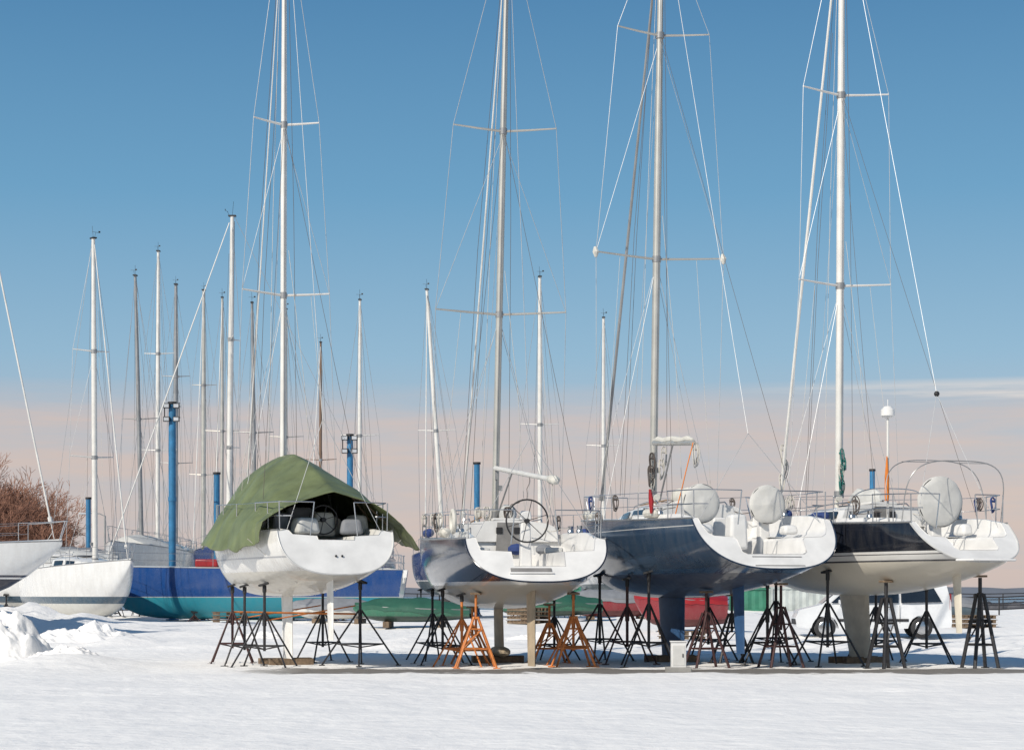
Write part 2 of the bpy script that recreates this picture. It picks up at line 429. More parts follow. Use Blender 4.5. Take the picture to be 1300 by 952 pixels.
def winches(c,E,ys):
    base=None
    for y in ys:
        for sd in (-1,1):
            s=y/c.L; cw=min(c.cw,c.hb(s)-.24); z=c.zs(s)+.03+c.ch*sstep((y+.2)/1.6)
            if base is None:
                q=MB(); q.tube([(0,0,0),(0,0,.05),(0,0,.08),(0,0,.13),(0,0,.15)],[.075,.07,.05,.06,.065],12)
                base=q.obj('winch',M['steel'],E,loc=(sd*(cw+.04),c.ry(y,z),z))
            else:
                o=base.copy(); COL.objects.link(o); o.parent=E; o.location=(sd*(cw+.04),c.ry(y,z),z)
def rope(E,pts,r,m,name='rope',jit=.03):
    P=[Vector(p) for p in pts]; out=[]
    for i in range(len(P)-1):
        for k in range(5):
            t=k/5; p=P[i].lerp(P[i+1],t); out.append(p+Vector([R.uniform(-jit,jit) for _ in range(3)]))
    out.append(P[-1]); q=MB(); q.tube(out,r,6); return q.obj(name,m,E)
def coil(E,c0,h,w,m,n=5):
    q=MB(); c0=Vector(c0)
    for i in range(n):
        ww=w*R.uniform(.7,1.1); hh=h*R.uniform(.8,1.05); ox=R.uniform(-.03,.03); oy=R.uniform(-.04,.04)
        q.tube([c0+Vector((ox+ww/2*math.sin(2*math.pi*k/14),oy+.03*math.cos(k),-hh/2+hh/2*math.cos(2*math.pi*k/14))) for k in range(15)],.011,6)
    q.tube([c0+Vector((-w/2,0,-h*.25)),c0+Vector((w/2,0,-h*.28))],.025,7)
    return q.obj('rope',m,E)
def gear(c,E,seed,ring=None):
    """loose deck gear: coils on the rails, fenders, vents, bags"""
    r=random.Random(seed)
    for k in range(7):
        sd=r.choice((-1,1)); y=r.uniform(.8,c.L*.65); p=c.sheer(y,sd,.09,.58)
        coil(E,p,r.uniform(.22,.40),.10,M[r.choice(('rope','rope','roped','roped','bluecov'))],3)
    for k in range(4):
        sd=r.choice((-1,1)); y=r.uniform(2.2,c.L*.75); p=c.sheer(y,sd,.2,.16); q=MB()
        q.tube([p+Vector((0,-.3,0)),p+Vector((0,-.25,0)),p+Vector((0,.25,0)),p+Vector((0,.3,0))],[.03,.1,.1,.03],10); q.obj('fender',M[r.choice(('sail','bluecov'))],E)
    zc=c.zs(.5)+c.cabh*.9
    for sd in (-1,1):
        q=MB(); p=Vector((sd*.5,c.yc+1.2,zc)); q.tube([p,p+Vector((0,0,.14)),p+Vector((0,-.05,.2)),p+Vector((0,-.13,.2))],[.045,.045,.055,.075],9); q.obj('vent_cowl',M['sail'],E)
    q=MB(); pts=[Vector((r.uniform(-.05,.05)+.15,c.yc+.3+.25*i,zc+.18+r.uniform(-.02,.03))) for i in range(7)]
    q.tube(pts,[.05,.13,.15,.13,.16,.13,.05],10,sx=1.6); q.obj('sail_bag',M[r.choice(('sail','whitecov'))],E)
    for k in range(3):
        q=MB(); p=Vector((r.uniform(-.8,.8)*c.cw*.8,r.uniform(2.6,c.yc-.3),c.zseat+.1)); q.ball(p,r.uniform(.12,.2),(1.3,1,.8),10); q.obj('stowed_bag',M[r.choice(('sail','greycov','bluecov','greycov'))],E)
    for sd in (-1,1):
        rope(E,[(sd*(c.cw*.85),2.6,c.zs(.25)+.26),(sd*c.cw*.75,c.yc-.1,c.zs(.4)+.2),(sd*.35,c.yc+.5,zc+.1),(sd*.1,c.yc+1.8,zc+.12)],.009,M[r.choice(('rope','roped'))],jit=.02)
    # block and tackle and a boat hook on the coachroof
    q=MB(); q.tube([(-.55,c.yc+.3,zc+.1),(-.5,c.yc+2.2,zc+.06)],.016,6); q.obj('boat_hook',M['teak'],E)
    if ring is not None:
        sd,yb=ring; p=c.sheer(yb,sd,.02,.38); q=MB()
        q.tube([p+Vector((0,.22*math.cos(a*.28),.22*math.sin(a*.28))) for a in range(-4,18)],.05,8); q.obj('life_ring',M['sail'],E)
def sheets(c,E):
    for sd in (-1,1):
        q=MB(); z=c.zseat+.012 if not c.well else c.zs(.2)-.47*(c.zs(.2)+.03-c.zsole)+.02
        x=sd*(c.sw+c.cw)*.5 if not c.well else sd*c.cw*.68
        q.box((x,2.7,z),(.30,.9,.016)); q.obj('seat_locker',M['gelg'],E,bevel=.004)
        q=MB(); q.box((sd*.2,c.yc-.03,c.zs(c.yc/c.L)+.22),(.14,.03,.14)); q.obj('instrument',M['dark'],E,bevel=.01)

# ------------------------------------------------------------ stands
def stand(x,y,ztop,m,base=.6,post=.030,leg=.020,rz=0.,padtilt=(0,0),cross=None,padm=None):
    z0=gz(x,y)-.02; h=ztop-z0-.05
    q=MB()
    q.tube([(0,0,h*.2),(0,0,h*.97)],post,10)
    q.tube([(0,0,h*.5),(0,0,h*.66)],post*1.5,10)
    n=4; top=h*.66
    for i in range(n):
        a=math.pi/4+i*math.pi/2
        f=Vector((base*math.cos(a),base*math.sin(a),.02))
        q.tube([Vector((post*math.cos(a),post*math.sin(a),top)),f],leg,6)
        q.box(f,(.12,.12,.02),a)
        q.tube([(0,0,h*.22),Vector((f.x*.62,f.y*.62,top*.38+.02))],leg*.7,5)
    k=.62
    for i in range(n):
        a=math.pi/4+i*math.pi/2; b=a+math.pi/2
        q.tube([(base*k*math.cos(a),base*k*math.sin(a),top*.38+.02),(base*k*math.cos(b),base*k*math.sin(b),top*.38+.02)],leg*.7,5)
    o=q.obj('boat_stand',m,None,(x,y,z0),rz=rz)
    if cross is not None:
        v=Vector((cross[0]-x,cross[1]-y,0)); v.rotate(Matrix.Rotation(-rz,3,'Z'))
        for a,b,r_ in ((.66,.64,.024),(.56,.74,.016)):
            q=MB(); q.tube([(0,0,h*a),(v.x,v.y,h*b)],r_,6); q.obj('crossbar',M['org'],o)
    p=MB(); dx,dy=padtilt
    v=Vector((dx,dy,1)).normalized(); u=v.cross(Vector((0,1,0))).normalized(); w=v.cross(u)
    cc=Vector((0,0,h*.985)); s=.11
    p.slab([cc+u*s+w*s,cc-u*s+w*s,cc-u*s-w*s,cc+u*s-w*s],v*.045)
    p.tube([(0,0,h*.9),cc],.045,8)
    p.obj('pad',padm or M['dark'],o,bevel=.008)
    return o
def trestle(x,y,ztop,m,w=.55,rz=0.,tk=.04,ap=.74):
    z0=gz(x,y)-.02; h=ztop-z0-.05; q=MB()
    for sy in (-.2,.2):
        for sx in (-1,1): 
            q.tube([(sx*.04,sy*.4,h*ap),(sx*w/2,sy*1.5,.02)],tk,6)
            q.box((sx*w/2,sy*1.5,.015),(.14,.12,.03))
        for t in (.26,.52):
            k=1-t/ap; xx=.04+(w/2-.04)*k; q.tube([(-xx,sy*(.4+1.1*k),h*t),(xx,sy*(.4+1.1*k),h*t)],tk*.6,4)
        q.tube([(-w*.34,sy*1.15,h*.26),(w*.15,sy*.8,h*.52)],tk*.45,4)
    for sx in (-1,1):
        q.tube([(sx*w*.34,-.24,h*.26),(sx*w*.34,.24,h*.26)],tk*.6,4)
    q.tube([(0,0,h*.45),(0,0,h*.97)],tk*1.0,10)
    q.tube([(0,-.1,h*(ap-.01)),(0,.1,h*(ap-.01))],tk*1.1,6)
    o=q.obj('boat_stand',m,None,(x,y,z0),rz=rz)
    p=MB(); p.box((0,0,h*.985),(.24,.2,.045)); p.obj('pad',M['wood'],o,bevel=.008)
    return o
GS="steel stands propping the boats"
def put_stand(c,lx,ly,m,kind='s',lab="black steel stand propping a boat hull",**k):
    w=c.l2w(lx,ly); zt=c.hz(ly,lx)+c.tz
    if kind=='s': o=stand(w.x,w.y,zt,m,rz=c.a+R.uniform(-.5,.5),padtilt=(-.3 if lx<0 else .3,0),**k)
    else: o=trestle(w.x,w.y,zt,m,rz=c.a+R.uniform(-.15,.15),**k)
    tag(o,lab,"boat stand",GS); return o
def keel_block(c,ly,h=.12,n=2):
    w=c.l2w(0,ly); g=gz(w.x,w.y)
    for i in range(n):
        q=MB(); q.box((0,0,h/2),(1.0+.2*i,.2,h+.04)); p=c.l2w(0,ly-.25+.5*i)
        o=q.obj('timber_block',M['wood'],None,(p.x,p.y,g),rz=c.a+.06*i,bevel=.01)
        tag(o,"weathered timber block under the keel of a boat","timber block","timber blocks under keels")

# ============================================================ BOAT 1
b1=Boat(L=9.2,B=3.05,ts=.8,rake=.5,zs0=2.83,zs1=3.15,zk0=1.95,zkm=1.5,yc=3.2,zsole=2.66,zseat=2.74,sw=.4,cw=.98,ch=.06,a=rad(21),tx=-3.45,ty=39.5,cabh=.4)
E=empty('sailing_boat',(b1.tx,b1.ty,0),b1.a)
tag(E,"white sailing yacht under an olive green tarpaulin on steel stands","sailing boat","yachts laid up ashore")
hw=(.76,.75,.72)
make_hull(b1,E,hullmat('white_hull_paint',[(0,(.64,.61,.54)),(2.02,hw),(2.28,(.35,.36,.38)),(2.31,hw)],grime=.28))
make_deck(b1,E,M['deckm']); t1=make_transom(b1,E,M['gel'],M['gelg']); make_cabin(b1,E,M['gel'])
rails(b1,E)
for x in (-.06,.07):
    q=MB(); q.tube([tp(b1,x,2.32,-.01),tp(b1,x,2.32,.02)],.022,8); q.obj('vent_fitting',M['dark'],t1)
fin('keel',b1,E,M['antiw'],4.35,4.25,.85,.7,1.55,.12,.14)
fin('rudder',b1,E,M['antiw'],.85,.75,.48,.34,1.9,.6,.07)
rig(b1,E,4.75,17.4,[(8.25,1.0),(12.07,.75)],.068,mm=M['mastw'],zb=3.2,chx=1.2,bow=8.5,furl=.018,split=Vector((0,1.4,5.2)),rich=True)
keel_block(b1,4.3)
def catmull(p0,p1,p2,p3,t):
    return .5*((2*p1)+(-p0+p2)*t+(2*p0-5*p1+4*p2-p3)*t*t+(-p0+3*p1-3*p2+p3)*t*t*t)
keys=[
 (0.75,[(-1.52,2.62),(-1.48,3.02),(-.95,3.36),(.05,3.66),(.95,3.42),(1.54,3.00),(1.92,2.48)]),
 (1.4,[(-1.60,2.54),(-1.52,3.06),(-.94,3.54),(.05,3.90),(.94,3.62),(1.52,3.10),(1.86,2.56)]),
 (2.4,[(-1.76,2.46),(-1.56,3.08),(-.88,3.84),(.0,4.30),(.86,3.92),(1.46,3.2),(1.76,2.66)]),
 (3.7,[(-1.84,2.51),(-1.54,3.2),(-.78,4.16),(.0,4.62),(.80,4.20),(1.40,3.3),(1.70,2.7)]),
 (4.8,[(-1.84,2.61),(-1.46,3.3),(-.72,4.24),(.0,4.66),(.74,4.24),(1.32,3.36),(1.62,2.75)]),
 (6.2,[(-1.55,2.72),(-1.18,3.28),(-.62,4.15),(.0,4.58),(.58,4.05),(1.1,3.3),(1.4,2.8)]),
 (7.8,[(-.95,2.85),(-.75,3.2),(-.38,3.6),(.0,3.92),(.38,3.55),(.75,3.2),(.9,2.85)]),
 (9.0,[(-.4,2.9),(-.32,3.1),(-.15,3.25),(.0,3.35),(.15,3.25),(.32,3.1),(.4,2.9)])]
def interp(rows,u,lin=0.):
    n=len(rows)-1; i=min(n-1,int(u)); t=u-i
    g=lambda k: rows[max(0,min(n,k))]
    return [catmull(a,b,c_,d,t)*(1-lin)+(b.lerp(c_,t))*lin for a,b,c_,d in zip(g(i-1),g(i),g(i+1),g(i+2))]
rows=[[Vector((x,k[0],z)) for x,z in k[1]] for k in keys]
secs=[]; NU,NV=150,90
def ridged(v): return 1-2*abs(noise.noise(v))
for i in range(NU+1):
    row=interp(rows,(len(rows)-1)*i/NU,.6)
    line=[]; cols=[[p] for p in row]
    for j in range(NV+1):
        p=interp(cols,6*j/NV,.7)[0]
        v=j/NV; u=i/NU; d=abs(v-.5)*2
        fold=abs(math.sin(u*math.pi*6+1.6*noise.noise(Vector((u*4,v*2,0)))+.8*d))**.7
        wr=-.070*(1-fold)*(.10+.90*d)+.016*(ridged(Vector((u*9+v*8,v*5,1)))-.6)+.008*ridged(Vector((u*24-v*11,v*12,4)))
        sag=-.05*abs(math.sin(u*math.pi*5))*(1-abs(2*d-1))
        out=Vector((1 if v>.5 else -1,0,.6)).normalized()
        q_=p+out*wr+Vector((0,0,sag))
        if d>.9: q_.z+=.16*(d-.9)/.1*noise.noise(Vector((u*11,v,2)))
        if i<6: q_.y+=.12*noise.noise(Vector((v*9,3,5)))*(1-i/6)
        line.append(q_)
    secs.append(line)
q=MB(); q.loft(secs); tarp=q.obj('tarpaulin_cover',M['tarp'],E,sharp=60)
sm=tarp.modifiers.new('solid','SOLIDIFY'); sm.thickness=.012
q=MB(); q.tube([(0.05,1.2,3.70),(0,4.75,4.52)],.03,8)
for yy,k in ((1.4,rows[1]),(2.4,rows[2])):
    q.tube([(k[1].x*.92,yy,k[1].z-.09),(k[2].x*.92,yy,k[2].z-.11),(k[3].x,yy,k[3].z-.12),(k[4].x*.92,yy,k[4].z-.11),(k[5].x*.92,yy,k[5].z-.09)],.018,6)
q.obj('cover_frame',M['wood'],E)
for sd in (-1,1):
    for yy in (1.2,2.6,4.2,5.8): rope(E,[(sd*1.65 if yy<5 else sd*1.4,yy,2.68),(sd*.6,yy,b1.hz(yy,.6)-.03)],.006,M['rope'],jit=.005)
for p,s,r_,mm_ in (((-.45,1.15,2.96),(.55,.45,.34),.2,'whitecov'),((.55,1.2,2.95),(.5,.5,.32),-.2,'greycov'),((-.85,1.9,3.0),(.4,.7,.5),.1,'greycov'),((.1,1.7,3.02),(.5,.3,.5),.0,'sail'),((.85,1.8,3.0),(.4,.5,.45),.3,'whitecov'),((-.25,2.4,3.1),(.7,.3,.6),.1,'greycov')):
    q=MB(); q.box(p,s,r_,top=.8); q.obj('stored_bag',M[mm_],E,bevel=.08)
wheel(b1,E,.0,1.35,3.1,.3,ped=False)
put_stand(b1,-1.0,2.4,M['blk'],lab="black steel stand with orange crossbars under a white hull",cross=b1.l2w(1.0,2.4),base=.82)
put_stand(b1,1.05,2.2,M['blk'],base=.82)
put_stand(b1,-1.05,5.2,M['mar'],lab="maroon steel stand propping a white hull",cross=b1.l2w(1.,5.2),base=.65)
put_stand(b1,1.05,5.2,M['blk'],base=.65)
put_stand(b1,-1.1,3.8,M['blk'],base=.6)

# ============================================================ BOAT 2
b2=Boat(L=11.3,B=3.55,ts=.83,rake=.85,zs0=2.68,zs1=3.0,zk0=1.80,zkm=1.22,yc=4.1,zsole=2.12,zseat=2.42,sw=.55,cw=1.25,ch=.14,a=rad(10),tx=.62,ty=39.4,cabh=.42)
E=empty('sailing_boat',(b2.tx,b2.ty,0),b2.a)
tag(E,"navy blue sailing yacht with white open transom on orange stands","sailing boat","yachts laid up ashore")
nv=(.014,.022,.045); NVM=mat('navy_edge_paint',(.010,.016,.035),.2,coat=.4)
make_hull(b2,E,hullmat('navy_hull_paint',[(0,(.40,.38,.33)),(1.74,(.62,.62,.6)),(1.80,nv)],rough=.14,coat=.4,grime=.06))
make_deck(b2,E,M['gel']); t2=make_transom(b2,E,M['gel'],NVM); make_cabin(b2,E,M['gel']); rails(b2,E); gear(b2,E,21,ring=(-1,1.3)); sheets(b2,E)
q=MB(); tpanel(b2,-.62,.22,1.99,2.07,.012,q); q.obj('locker_recess',M['wash'],t2)
q=MB(); tpanel(b2,-.66,.26,1.955,1.98,.03,q); q.obj('swim_step',M['gel'],t2,bevel=.006)
fin('keel',b2,E,M['antit'],5.3,5.15,.85,.95,1.3,.13,.16,bulb=.2)
fin('rudder',b2,E,M['antit'],1.25,1.15,.80,.55,1.75,.06,.13)
wheel(b2,E,.05,2.0,3.10,.45,rr0=.018)
winches(b2,E,(2.2,3.3))
rig(b2,E,5.85,17.2,[(8.0,1.52),(12.22,1.2)],.078,lean=.28,mm=M['alu'],zb=3.3,chx=1.5,furl=.025,split=Vector((.0,1.5,4.8)),rich=True)
A=b2.w2l(-.38,45.0,4.45); Bv=b2.w2l(.92,41.2,3.95)
q=MB(); q.tube([A,Bv],.055,10); boom=q.obj('boom',M['mastw'],E)
q=MB(); n=(Bv-A).normalized(); q.tube([Bv-n*.35,Bv-n*.3,Bv,Bv+n*.05],[.07,.1,.1,.04],10); q.obj('boom_end',M['sail'],boom)
rope(E,[Bv-n*.2,Vector((.5,1.9,3.2)),Vector((.5,2.4,2.7))],.01,M['rope'],jit=.02)
rope(E,[A.lerp(Bv,.3),Vector((0,5.6,3.3))],.02,M['alud'],name='boom_vang',jit=0)
rope(E,[A.lerp(Bv,.6),A.lerp(Bv,.62)-Vector((0.1,0,.5)),Vector((-.2,3.6,3.4))],.008,M['roped'])
for k in range(4): coil(E,(R.uniform(-.9,.9),4.3+R.uniform(0,.8),3.5),.3,.14,M[('rope','roped','rope','roped')[k]])
for p,s,r_ in (((-.82,3.3,2.49),(.4,.8,.12),.1),((.82,3.1,2.49),(.4,.7,.14),-.1)):
    q=MB(); q.box(p,s,r_); q.obj('cockpit_cushion',M['whitecov'],E,bevel=.05)
keel_block(b2,5.2)
for lx,ly in ((-1.05,2.0),(1.05,2.0),(-.8,4.1),(1.0,4.4)):
    put_stand(b2,lx,ly,M['org'],'t',w=.84,tk=.027,ap=.68,lab="orange steel trestle propping a navy hull")
for lx,ly in ((1.3,3.2),(-1.2,3.0)): put_stand(b2,lx,ly,M['org'],base=.75,lab="orange steel stand propping a navy hull")
put_stand(b2,-1.45,4.2,M['blk'],base=.8); put_stand(b2,1.35,5.6,M['blk'],base=.7); put_stand(b2,-1.3,7.0,M['blk'],base=.65)

# ============================================================ BOAT 3
b3=Boat(L=11.0,B=3.6,ts=.87,rake=.9,zs0=3.08,zs1=3.4,zk0=2.06,zkm=1.46,yc=4.3,zsole=2.36,zseat=2.78,sw=.7,cw=1.42,ch=.10,a=rad(18),tx=5.42,ty=39.25,cabh=.4,well=True)
E=empty('sailing_boat',(b3.tx,b3.ty,0),b3.a)
tag(E,"steel blue sailing yacht with wide white stern, two covered wheels","sailing boat","yachts laid up ashore")
bl=(.024,.050,.090); BLM=mat('dark_blue_edge_paint',(.014,.030,.06),.2,coat=.4)
make_hull(b3,E,hullmat('blue_hull_paint',[(0,(.014,.032,.075)),(1.98,(.025,.065,.13)),(2.06,bl),(2.92,(.5,.5,.5)),(2.94,bl)],rough=.14,coat=.4,grime=.10))
make_deck(b3,E,M['gel']); t3=make_transom(b3,E,M['gel'],BLM); make_cabin(b3,E,M['gel']); rails(b3,E); gear(b3,E,33); sheets(b3,E)
for z in (2.12,2.30):
    q=MB(); tpanel(b3,-.55,.55,z,z+.008,.008,q,th=.008); q.obj('locker_seam',M['wash'],t3)
fin('keel',b3,E,M['antib'],5.7,5.6,1.5,1.2,1.55,.13,.22)
fin('rudder',b3,E,M['antib'],2.1,1.95,.6,.36,1.9,.3,.1)
for xx in (-.75,.78): wheel(b3,E,xx,2.3,3.46,.4,cover=True)
winches(b3,E,(2.6,3.5))
rig(b3,E,6.85,17.6,[(9.38,1.6),(14.6,1.15)],.09,lean=.16,mm=M['alu'],zb=3.75,chx=1.5,bow=10.4,furl=.04,split=Vector((.0,1.6,4.9)),furlmat=M['alud'],rich=True)
for sd in (-1,1):
    q=MB(); q.tube([(sd*1.6+.06,6.55,9.31),(sd*1.6+.06,6.55,9.43),(sd*1.6+.04,6.55,9.55)],[.03,.08,.03],8); q.obj('spreader_boot',M['sail'],E)
A=b3.w2l(3.3,45.3,5.05); Bv=b3.w2l(3.95,42.6,4.85)
q=MB(); q.tube([A,Bv],.065,10); boom=q.obj('boom',M['alu'],E)
q=MB(); 
pts=[A.lerp(Bv,t/8)+Vector((R.uniform(-.02,.02),0,.07+.02*math.sin(t*2))) for t in range(9)]
q.tube(pts,[.04,.07,.06,.08,.07,.08,.06,.07,.03],9); q.obj('furled_sail',M['sail'],boom)
rope(E,[Bv,Vector((-.9,3.4,3.2))],.012,M['ropeo'],jit=.004)
rope(E,[A.lerp(Bv,.5),Vector((-.1,6.2,3.7))],.022,M['alud'],name='boom_vang',jit=0)
for k in range(5): coil(E,(R.uniform(-.3,.3),6.7,4.4+.15*k),.5,.11,M[('rope','roped','rope','roped','rope')[k]],3)
coil(E,Bv+Vector((.05,0,.0)),.55,.13,M['rope'],5)
q=MB(); q.tube([b3.sheer(2.6,-1,.08,.15),b3.sheer(2.6,-1,.08,.4),b3.sheer(2.6,-1,.05,.66)],[.03,.06,.03],8); q.obj('furled_flag',M['red'],E)
for p,s in (((0,2.2,2.86),(.42,.4,.75)),((-.95,1.7,2.90),(.34,.34,.2)),((.98,1.7,2.90),(.34,.34,.2))):
    q=MB(); q.box(p,s,top=.86); q.obj('helm_seat',M['gel'],E,bevel=.07)
q=MB(); q.box((0,3.4,2.85),(.4,1.0,.7),top=.85); q.obj('cockpit_table',M['gel'],E,bevel=.04)
keel_block(b3,5.6)
for lx,ly,m in ((-.55,2.5,'mar'),(1.0,2.1,'mar'),(.95,4.5,'blk')):
    put_stand(b3,lx,ly,M[m],'t',w=.78,tk=.03,ap=.72,lab="maroon steel trestle propping a blue hull" if m=='mar' else "black steel trestle propping a blue hull")
for lx,ly in ((-1.5,3.4),(-1.45,4.8),(1.35,3.5),(-1.35,6.8),(1.3,6.6)): put_stand(b3,lx,ly,M['blk'] if ly!=4.8 else M['mar'],base=.8,post=.033,leg=.022)

# ============================================================ BOAT 4
b4=Boat(L=10.4,B=3.4,ts=.68,rake=1.25,zs0=3.0,zs1=3.35,zk0=2.2,zkm=1.52,yc=4.0,zsole=2.44,zseat=2.72,sw=.42,cw=1.05,ch=.10,a=rad(19.7),tx=9.52,ty=39.15,cabh=.42,well=True)
E=empty('sailing_boat',(b4.tx,b4.ty,0),b4.a)
tag(E,"navy and cream sailing yacht with scooped stern and radar pole","sailing boat","yachts laid up ashore")
nb=(.007,.010,.018)
make_hull(b4,E,hullmat('navy_cream_hull_paint',[(0,(.66,.61,.51)),(2.2,(.05,.05,.06)),(2.235,(.72,.71,.68)),(2.34,nb),(2.37,(.72,.71,.68)),(2.42,nb)],rough=.12,coat=.3,grime=.07))
make_deck(b4,E,M['gel']); t4=make_transom(b4,E,M['gel'],M['gelg']); make_cabin(b4,E,M['gel']); rails(b4,E); gear(b4,E,47); sheets(b4,E)
q=MB(); q.slab([(-.5,-.28,2.21),(.5,-.28,2.21),(.70,.06,2.21),(-.70,.06,2.21)],(0,0,.045)); q.obj('bathing_platform',M['gel'],E,bevel=.018)
fin('keel',b4,E,M['antic'],5.3,5.0,1.3,.9,1.58,.13,.2)
fin('rudder',b4,E,M['antic'],1.1,1.0,.32,.2,2.0,.75,.06)
wheel(b4,E,.30,2.2,3.50,.52,cover=True)
winches(b4,E,(2.4,3.3))
ball=b4.w2l(8.98,41.3,5.78)
rig(b4,E,6.0,17.4,[(8.6,1.18),(12.95,1.1)],.09,mm=M['mastw'],zb=3.75,chx=1.45,bow=9.0,furl=.04,split=ball,rich=True)
q=MB(); q.ball(ball,.06); q.obj('backstay_tensioner',M['dark'],E)
def arch(yf,yt,zt,w=1.05,zb=2.98,pw=.6):
    pts=[]
    for i in range(25):
        a=math.pi*i/24
        pts.append((math.copysign(abs(math.cos(a))**pw,-math.cos(a))*w,yf+(yt-yf)*math.sin(a)**.5,zb+(zt-zb)*math.sin(a)**.42))
    return pts
q=MB(); q.tube(arch(1.3,1.0,4.28,1.18),.012,7); q.tube(arch(1.8,2.1,4.36,1.18),.011,7)
for sd in (-1,1): q.tube([(sd*.7,1.03,4.24),(sd*.7,2.08,4.32)],.009,6)
q.obj('bimini_frame',M['alud'],E)
rp_=b4.w2l(8.06,41.9,0)
q=MB(); q.tube([(rp_.x,rp_.y,3.0),(rp_.x,rp_.y,5.35)],.026,9); pole=q.obj('radar_pole',M['mastw'],E)
q=MB(); q.tube([(rp_.x,rp_.y,5.33),(rp_.x,rp_.y,5.37),(rp_.x,rp_.y,5.5),(rp_.x,rp_.y,5.57)],[.1,.15,.15,.08],16); q.tube([(rp_.x,rp_.y,5.57),(rp_.x,rp_.y,5.72)],.008,4); q.obj('radar_dome',M['gel'],pole)
q=MB(); q.tube([(rp_.x-.05,rp_.y-.05,3.55),(rp_.x-.05,rp_.y-.05,3.65),(rp_.x-.05,rp_.y-.05,4.05),(rp_.x-.05,rp_.y-.05,4.5)],[.04,.05,.05,.012],8); q.obj('danbuoy',M['ropeo'],E)
for k in range(5): coil(E,(R.uniform(-.06,.06),5.85,4.2+.17*k),.45,.09,M['ropeg'] if k!=2 else M['rope'],2)
fs=Vector((0,9.0,b4.zs(.87)+1.2)); 
for k in range(3): coil(E,fs+Vector((R.uniform(-.1,.1),-.2,.35*k)),.5,.12,M['rope'],4)
for p,s in (((-.62,2.3,2.93),(.26,.5,.3)),((.66,1.9,2.90),(.26,.45,.25))):
    q=MB(); q.box(p,s,top=.85); q.obj('helm_seat',M['gel'],E,bevel=.07)
q=MB(); q.tube(arch(4.0,3.7,3.85,.95,3.1),.012,6); q.obj('sprayhood_frame',M['steel'],E)
keel_block(b4,5.1)
for lx,ly in ((-.95,2.3),(.95,1.7)): put_stand(b4,lx,ly,M['blk'],'t',w=.54,tk=.040,ap=.8,lab="heavy black steel trestle propping a cream hull")
for lx,ly in ((-1.45,3.9),(-1.3,6.6),(1.2,4.2),(1.2,6.4)): put_stand(b4,lx,ly,M['blk'],base=.8,post=.033,leg=.022)

# ============================================================ BACKGROUND BOATS
wm=[hullmat('laid_up_white_paint',[(0,(.5,.5,.48)),(1.75,(.03,.10,.14)),(1.85,(.74,.74,.73))],grime=.2),
    hullmat('laid_up_white_paint_striped',[(0,(.08,.12,.14)),(1.5,(.72,.72,.71)),(2.2,(.05,.08,.3)),(2.26,(.72,.72,.71))],grime=.2),
    hullmat('laid_up_blue_paint',[(0,(.06,.10,.13)),(1.6,(.7,.7,.7)),(1.66,(.02,.045,.16))],grime=.15),
    hullmat('low_white_paint',[(0,(.60,.60,.57)),(.70,(.02,.07,.12)),(.95,(.74,.74,.73))],grime=.22),
    hullmat('white_over_navy_paint',[(0,(.012,.018,.04)),(1.78,(.74,.74,.73)),(1.84,(.012,.018,.05)),(1.90,(.74,.74,.73))],grime=.18)]
GB="masted boats stored in rows behind"
def bgboat(mx,my,a,ztop,hull=0,L=9.5,B=2.9,zs=2.5,zk=1.3,zkm=1.0,mr=.1,mm='alu',lean=0,spr=1,cover=None,label="white sailing boat with bare mast laid up on snow",my_l=None,furl=None,props=True):
    ml=my_l or L*.55
    a=rad(a); tx=mx+ml*math.sin(a); ty=my-ml*math.cos(a); g=gz(mx,my)
    c=Boat(L=L,B=B,ts=.72,rake=.5,zs0=zs,zs1=zs+.35,zk0=zk,zkm=zkm,yc=3.0,zsole=zs-.5,zseat=zs-.2,sw=.4,cw=.85,ch=.12,a=a,tx=tx,ty=ty,tz=g,cabh=.45,cabend=.72)
    E=empty('sailing_boat',(tx,ty,g),a); tag(E,label,"sailing boat",GB)
    make_hull(c,E,wm[hull] if isinstance(hull,int) else hull,n=20); make_deck(c,E,M['gel']); make_transom(c,E,M['gel']); make_cabin(c,E,M['gel']); rails(c,E,n=3,r=.016)
    fin('keel',c,E,M['antig'],L*.47,L*.46,1.3,1.1,zkm+.05,.02,.15)
    if zk>.8: fin('rudder',c,E,M['antig'],.8,.75,.4,.35,zk+.1,.4,.06)
    if ztop:
        zt=ztop-g; sp=[(zs+(zt-zs)*.48,.85)] if spr==1 else [(zs+(zt-zs)*.34,.9),(zs+(zt-zs)*.66,.75)]
        f=furl if furl is not None else (.0 if R.random()<.6 else .03)
        rig(c,E,ml,zt,sp,mr,lean=lean,mm=M[mm],zb=zs+.3,chx=1.1,furl=f,split=Vector((0,1.2,zs+1.5)),thin=.0085,vane=.8)
    if cover:
        k=MB(); secs=[]
        for t in range(17):
            y=.8+(L*.78-.8)*t/16; w=c.hb(y/L)*.98; hh=.62*math.sin(math.pi*(.2+.6*t/16))
            secs.append([Vector((x*w,c.ry(y,zs),c.zs(y/L)+.03-(.12 if abs(x)==1 else 0)+(1-abs(x)**1.1)*hh+.07*noise.noise(Vector((x*3,y*1.9,0))))) for x in (-1,-.98,-.75,-.5,-.25,0,.25,.5,.75,.98,1)])
        k.loft(secs,caps=True); k.obj('canvas_cover',M[cover],E,sharp=50)
    if props:
        for lx,ly in ((-.8,2.2),(.8,2.2),(-.9,5.6),(.9,5.6)): put_stand(c,lx,ly,M['blk'],base=.4)
    return c,E
bgboat(-17.4,60.0,-91,20,hull=4,L=12,B=3.6,zs=2.6,zk=1.5,zkm=.85,mr=.1,my_l=8.4,spr=2,furl=.03,label="large white sailing boat with navy bottom standing on props")
